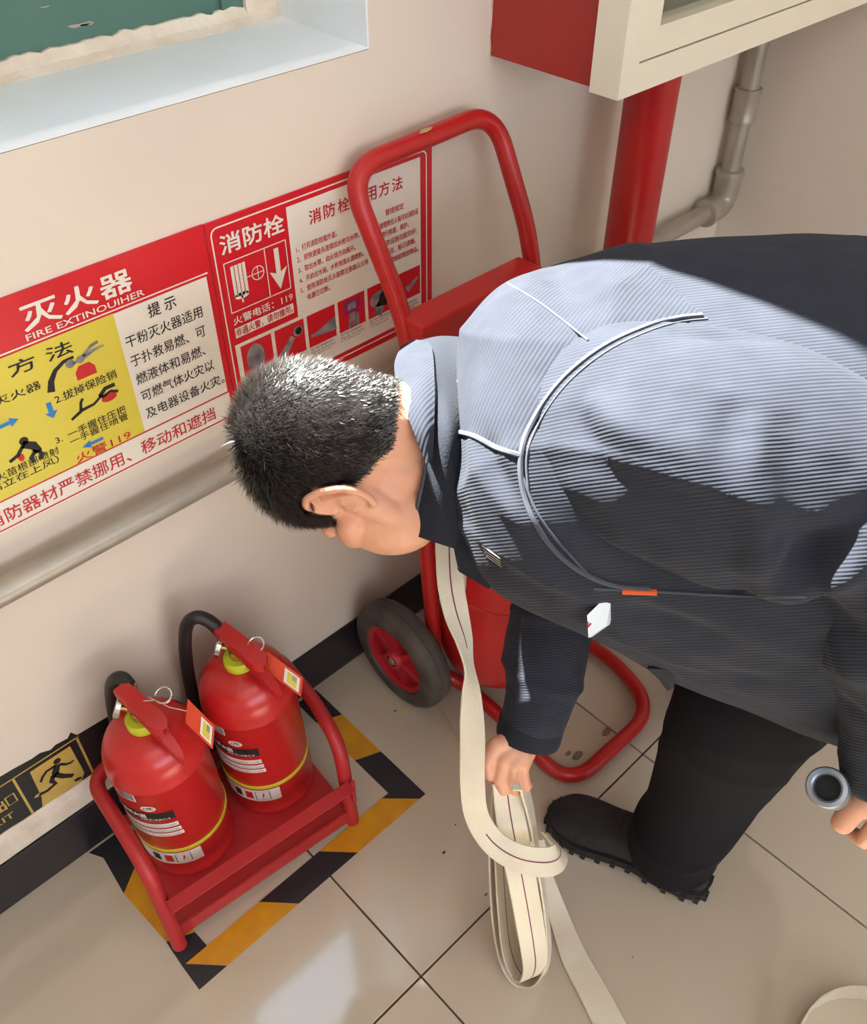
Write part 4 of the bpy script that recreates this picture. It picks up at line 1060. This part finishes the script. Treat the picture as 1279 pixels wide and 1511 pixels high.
for p in jme.polygons:
    if p.normal.z > -.1 and p.center.z > .9:
        x, y = prj(p.center)
        if x < 1040 and inpoly(x, y, YOKE): p.material_index = 1
jacket = link('jacket', jme, man)
sme = remesh(sk_, .0055, 6, .5)
FS = lambda a, b, h_, w_: (at(*a), at(*b), h_, w_)
G2 = sfp(sme)
wrinkle(sme, 1.1, [(G2(a, b), G2(c, d), h_, w_) for a, b, c, d, h_, w_ in ((1130, 500, 1010, 490, -.010, .018), (850, 610, 900, 700, -.008, .014), (880, 600, 960, 660, .010, .016), (990, 640, 1060, 720, .010, .02), (1080, 620, 1090, 850, -.012, .016), (1110, 640, 1130, 840, .010, .018),
  (1160, 640, 1180, 820, -.010, .020), (800, 700, 900, 860, -.006, .014), (860, 720, 1060, 850, .009, .018), (1170, 835, 1279, 760, -.014, .018), (1180, 870, 1279, 830, .012, .020), (1200, 920, 1279, 900, -.010, .016), (1215, 970, 1279, 990, .009, .016), (1240, 1030, 1279, 1060, -.007, .012))]+[FS((1150, 860, .88), (1020, 800, .86), .010, .022), FS((1160, 850, .88), (1090, 700, .80), .010, .020), FS((1170, 850, .87), (1230, 700, .80), -.012, .018), FS((1150, 870, .88), (930, 850, .92), .008, .022),
  FS((1180, 880, .88), (1250, 930, .87), -.012, .016), FS((1190, 930, .90), (1270, 1000, .90), .010, .018), FS((860, 760, .90), (960, 820, .88), .006, .02), FS((1200, 860, .86), (1279, 800, .80), .008, .02)])
sme.materials.append(M['jacket']); link('sleeve', sme, jacket)
_v = [v.co.copy() for v in jme.vertices]; _k = len(_v); _v += [v.co.copy() for v in sme.vertices]
bvh = BVHTree.FromPolygons(_v, [tuple(p.vertices) for p in jme.polygons]+[tuple(i+_k for i in p.vertices) for p in sme.polygons])
def onj(px, py, off=0.0):
    d_ = (_f+((px-IW/2)/FPX)*_r-((py-IH/2)/FPX)*_u).normalized()
    loc, nrm, _, _ = bvh.ray_cast(CAM, d_)
    return (loc+nrm*off, nrm) if loc is not None else None
def seam(pts, r, name='piping', m='piping', off=.0005, flat=1.0):
    q = cat(pts, 8); P = []
    for x, y in q:
        h_ = onj(x, y, off)
        if h_ and (not P or (h_[0]-P[-1]).length < .08): P.append(h_[0])
    for _ in range(2): P = [P[0]]+[(P[i-1]+P[i]*2+P[i+1])/4 for i in range(1, len(P)-1)]+[P[-1]]
    return MB().tube(P, r, 8).build(name, M[m], jacket, True)
ARM = [(1036, 466), (1000, 470), (955, 482), (890, 512), (830, 560), (787, 620), (769, 668), (772, 725), (795, 782), (840, 832), (900, 862), (960, 868)]
seam(ARM, .0030); seam([(x+8, y+5) for x, y in ARM[:8]], .0012, 'stitch_line')
seam([(668, 636), (700, 644), (735, 662), (768, 672)], .0032)
seam([(748, 418), (800, 450), (868, 503)], .0012, 'stitch_line')
seam([(875, 868), (960, 872), (1080, 878), (1190, 880)], .0016, 'stitch_line')
seam([(770, 700), (800, 770), (870, 850)], .0016, 'stitch_line')
seam([(918, 871), (945, 872), (969, 873)], .0036, 'orange_tab', 'orange_tape', off=.001)
for k in range(4): seam([(712+k*2, 805+k*5), (738+k*1, 824+k*4)], .0008, 'reflective_line', 'chrome', off=.0005)
# cuffs
def cuff(c, ax, r, w):
    return MB().lathe([(r-.004, 0), (r+.001, 0), (r+.0025, w*.2), (r+.0025, w*.8), (r+.001, w), (r-.004, w), (r-.004, 0)], c, 36, ax).build('cuff', M['jacket_dark'], jacket, True)
ax_r = (at(785, 1085, 1.276)-at(797, 1040, 1.266)).normalized()
cuff(at(781, 1079, 1.276)-ax_r*.020, ax_r, .0435, .032)
ax_l = (at(1314, 1150, 1.015)-at(1316, 1110, 1.005)).normalized()
cuff(at(1314, 1150, 1.015)-ax_l*.030, ax_l, .046, .036)
# collar
def sheet(rows, name, m, th, parent, n=6):
    R = [cat([tuple(at(*p)) for p in r], n) for r in rows]
    C_ = [cat([r[k] for r in R], n) for k in range(len(R[0]))]
    nu, nv = len(C_), len(C_[0]); P = [[Vector(C_[i][j]) for j in range(nv)] for i in range(nu)]; V = []; F = []
    N = [[None]*nv for _ in range(nu)]
    for i in range(nu):
        for j in range(nv):
            a = P[min(i+1, nu-1)][j]-P[max(i-1, 0)][j]; b = P[i][min(j+1, nv-1)]-P[i][max(j-1, 0)]
            q = a.cross(b); N[i][j] = q.normalized() if q.length > 1e-9 else Vector((0, 0, 1))
    for s in (-.5, .5):
        for i in range(nu):
            for j in range(nv): V.append(P[i][j]+N[i][j]*th*s)
    o = nu*nv
    for i in range(nu-1):
        for j in range(nv-1):
            a = i*nv+j; F += [(a, a+1, a+nv+1, a+nv), (o+a, o+a+nv, o+a+nv+1, o+a+1)]
    for i in range(nu-1):
        for j in (0, nv-1): a = i*nv+j; F.append((a, a+nv, o+a+nv, o+a))
    for j in range(nv-1):
        for i in (0, nu-1): a = i*nv+j; F.append((a, a+1, o+a+1, o+a))
    return MB().add(V, F).build(name, M[m], parent, True)
rimc = [(612, 505, 1.150), (634, 514, 1.095), (640, 560, 1.015), (638, 625, .982), (626, 705, .995), (606, 787, 1.030)]
col = sheet([rimc,
             [(650, 498, 1.16), (652, 512, 1.10), (660, 560, 1.028), (662, 632, .968), (658, 715, .980), (645, 800, 1.020)],
             [(690, 500, 1.16), (690, 530, 1.08), (684, 570, 1.040), (680, 640, .985), (684, 725, .990), (682, 812, 1.025)]], 'collar', 'jacket_dark', .004, jacket)
sheet([[(592, 514, 1.15), (583, 543, 1.070), (592, 588, 1.000), (610, 634, .970), (630, 684, .972)],
       [(602, 508, 1.155), (612, 525, 1.072), (620, 572, .998), (627, 628, .966), (633, 680, .970)],
       [(614, 503, 1.150), (636, 512, 1.085), (641, 560, 1.008), (639, 622, .972), (635, 676, .975)]], 'collar_band', 'jacket_yoke', .005, jacket)
q = cat([tuple(at(*p)) for p in rimc], 8)
MB().tube([Vector(p) for p in q], .0032, 10).build('collar_edge', M['piping'], jacket, True)
q = cat([tuple(at(*p)) for p in [(676, 806, 1.025), (684, 822, 1.03), (678, 840, 1.04)]], 8)
MB().tube([Vector(p) for p in q], .0028, 10).build('front_edge', M['piping'], jacket, True)
sheet([[(668, 790, 1.02), (672, 815, 1.025), (678, 842, 1.035)], [(720, 800, 1.00), (722, 830, 1.005), (722, 868, 1.02)]], 'front_placket', 'jacket_dark', .004, jacket)
# jacket front corner flap below the hem
sheet([[(955, 985, 1.06), (972, 1000, 1.075), (984, 1017, 1.09)], [(985, 985, 1.04), (995, 998, 1.055), (992, 1012, 1.085)]], 'hem_corner', 'jacket_dark', .004, jacket)

# ---- trousers
tr_ = MB()
def tl(pts):
    q = cat([tuple(at(*p[:3]))+(p[3],) for p in pts], 5)
    tr_.tube([Vector(c[:3]) for c in q], [c[3] for c in q], 28)
tl([(1380, 840, 1.12, .12), (1240, 930, 1.16, .112), (1140, 1000, 1.215, .103), (1092, 1062, 1.28, .096), (1056, 1130, 1.37, .085), (1024, 1195, 1.46, .080), (1000, 1230, 1.515, .078), (992, 1246, 1.545, .076), (990, 1250, 1.555, .075)])
tl([(1400, 720, 1.32, .12), (1290, 830, 1.40, .10), (1205, 930, 1.47, .085), (1150, 1020, 1.60, .068), (1102, 1088, 1.74, .058)])
tr_.capsule(at(1400, 720, 1.30), at(1380, 830, 1.12), .135, .12)
tme = remesh(tr_, .007, 5, .5)
n_v = len(tme.vertices); cc = np.empty(n_v*3); tme.vertices.foreach_get('co', cc); cc = cc.reshape(-1, 3); nn = np.empty(n_v*3); tme.vertices.foreach_get('normal', nn); nn = nn.reshape(-1, 3)
for i in range(n_v):
    p = Vector(cc[i]); r1_ = 1-abs(noise.noise(Vector((p.x*5, p.y*5, p.z*9))))*2.2
    cc[i] += nn[i]*(.004*noise.noise(p*7)+.003*max(0, r1_)**3)
tme.vertices.foreach_set('co', cc.ravel()); tme.update(); tme.materials.append(M['trouser']); link('trousers', tme, man)

# ---- shoes
def shoe(heel, D):
    D = D.normalized(); Wd = Vector((D.y, -D.x, 0)); up = Vector((0, 0, 1))
    prof = [(0.0, .012, .062), (.008, .026, .074), (.03, .035, .088), (.07, .038, .112), (.10, .038, .116), (.13, .038, .104), (.165, .040, .086), (.20, .046, .070), (.235, .048, .060), (.262, .043, .052), (.28, .032, .042), (.292, .014, .032)]
    V = []; rings = []
    for x, w, h_ in cat(prof, 3):
        ring = []
        for k in range(22):
            t = math.pi*2*k/22; c_, s_ = math.cos(t), math.sin(t)
            zc = .018+(h_-.018)/2; ring.append(heel+D*x+Wd*w*math.copysign(abs(c_)**.75, c_)+up*(zc+(h_-.018)/2*math.copysign(abs(s_)**.85, s_)))
        rings.append(ring)
    s = loft(MB(), rings).build('shoe', M['shoe'], man, True)
    out = cat([(-.006, .004), (.0, .026), (.03, .038), (.08, .040), (.13, .036), (.17, .042), (.21, .050), (.24, .051), (.27, .042), (.290, .026), (.300, .004)], 3)
    poly = [(x, w) for x, w in out]+[(x, -w) for x, w in out[::-1]]
    m = MB().prism(poly, heel+up*.008, D, Wd, up*.018); so = m.build('sole', M['sole'], s)
    for x, w in out[2:-2:2]:
        for e in (-1, 1):
            c_ = heel+D*x+Wd*e*(w-.004); mm = MB().box((-.0045, -.006, .0005), (.0045, .006, .020))
            mm.v = [c_+D*v.x+Wd*v.y+up*v.z for v in mm.v]; mm.build('lug', M['sole'], s)
    q = [heel+D*(.08+.0)+up*.118, heel+D*.12+up*.112, heel+D*.17+up*.090]
    for t in (.125, .145, .165):
        hh_ = float(np.interp(t, [.1, .13, .165, .2], [.116, .104, .086, .07]))
        MB().tube([heel+D*t+Wd*w_*.03+up*(hh_-.006*abs(w_)*1.5+.002) for w_ in (-1, -.5, 0, .5, 1)], .0022, 8).build('lace', M['sole'], s, True)
shoe(LF-TD*.075+Vector((0.012, -.005, 0)), TD)
shoe(RF-TR_*.06, TR_)

# ---- hose coupling in the left hand
cp = thing('hose_coupling', 'grey metal hose coupling ring held in the left hand', 'hose coupling', at(1220, 1162, 1.0))
ca = (_f+_r*.56-_u*.40).normalized(); cc0 = at(1220, 1162, 1.0)
MB().lathe([(.0145, 0), (.0165, -.002), (.021, -.001), (.0228, .003), (.0228, .012), (.020, .015), (.020, .030), (.0215, .032), (.0215, .052), (.017, .055), (.0138, .055), (.0138, .004), (.0145, 0)], cc0, 48, ca).build('ring', M['coupling'], cp, True)
MB().lathe([(.0, .012), (.0138, .012), (.0138, .05), (0, .05)], cc0, 32, ca).build('bore', M['coupling_dark'], cp, True)
# ---- card box in the chest pocket
bx_ = thing('card_box', 'small white box sticking out of the jacket pocket, lit by the sun', 'box', at(886, 905, .93))
hq = onj(888, 908); dz = ((hq[0]-CAM).dot(_f) if hq else .93)-.022
Q = [at(x, y, dz+dd_) for x, y, dd_ in ((866, 908, .004), (904, 871, .0), (895, 922, .014), (868, 941, .012))]
ex = _r*.006+_f*.013-_u*.001
V = Q+[p+ex for p in Q]
MB().add(V, [(0, 1, 2, 3)[::-1], (4, 5, 6, 7)]+[(i, (i+1) % 4, 4+(i+1) % 4, 4+i) for i in range(4)]).build('carton', M['white_plastic'], bx_)
nrm = (Q[1]-Q[0]).cross(Q[3]-Q[0]).normalized()
if nrm.dot(_f) < 0: nrm = -nrm
c1 = (Q[0]*.72+Q[3]*.28)-nrm*.0008
MB().tube([c1, c1+(Q[3]-Q[0])*.25, c1+(Q[3]-Q[0])*.2+(Q[1]-Q[0])*.12], .0009, 6).build('red_mark', M['ink_red'], bx_)
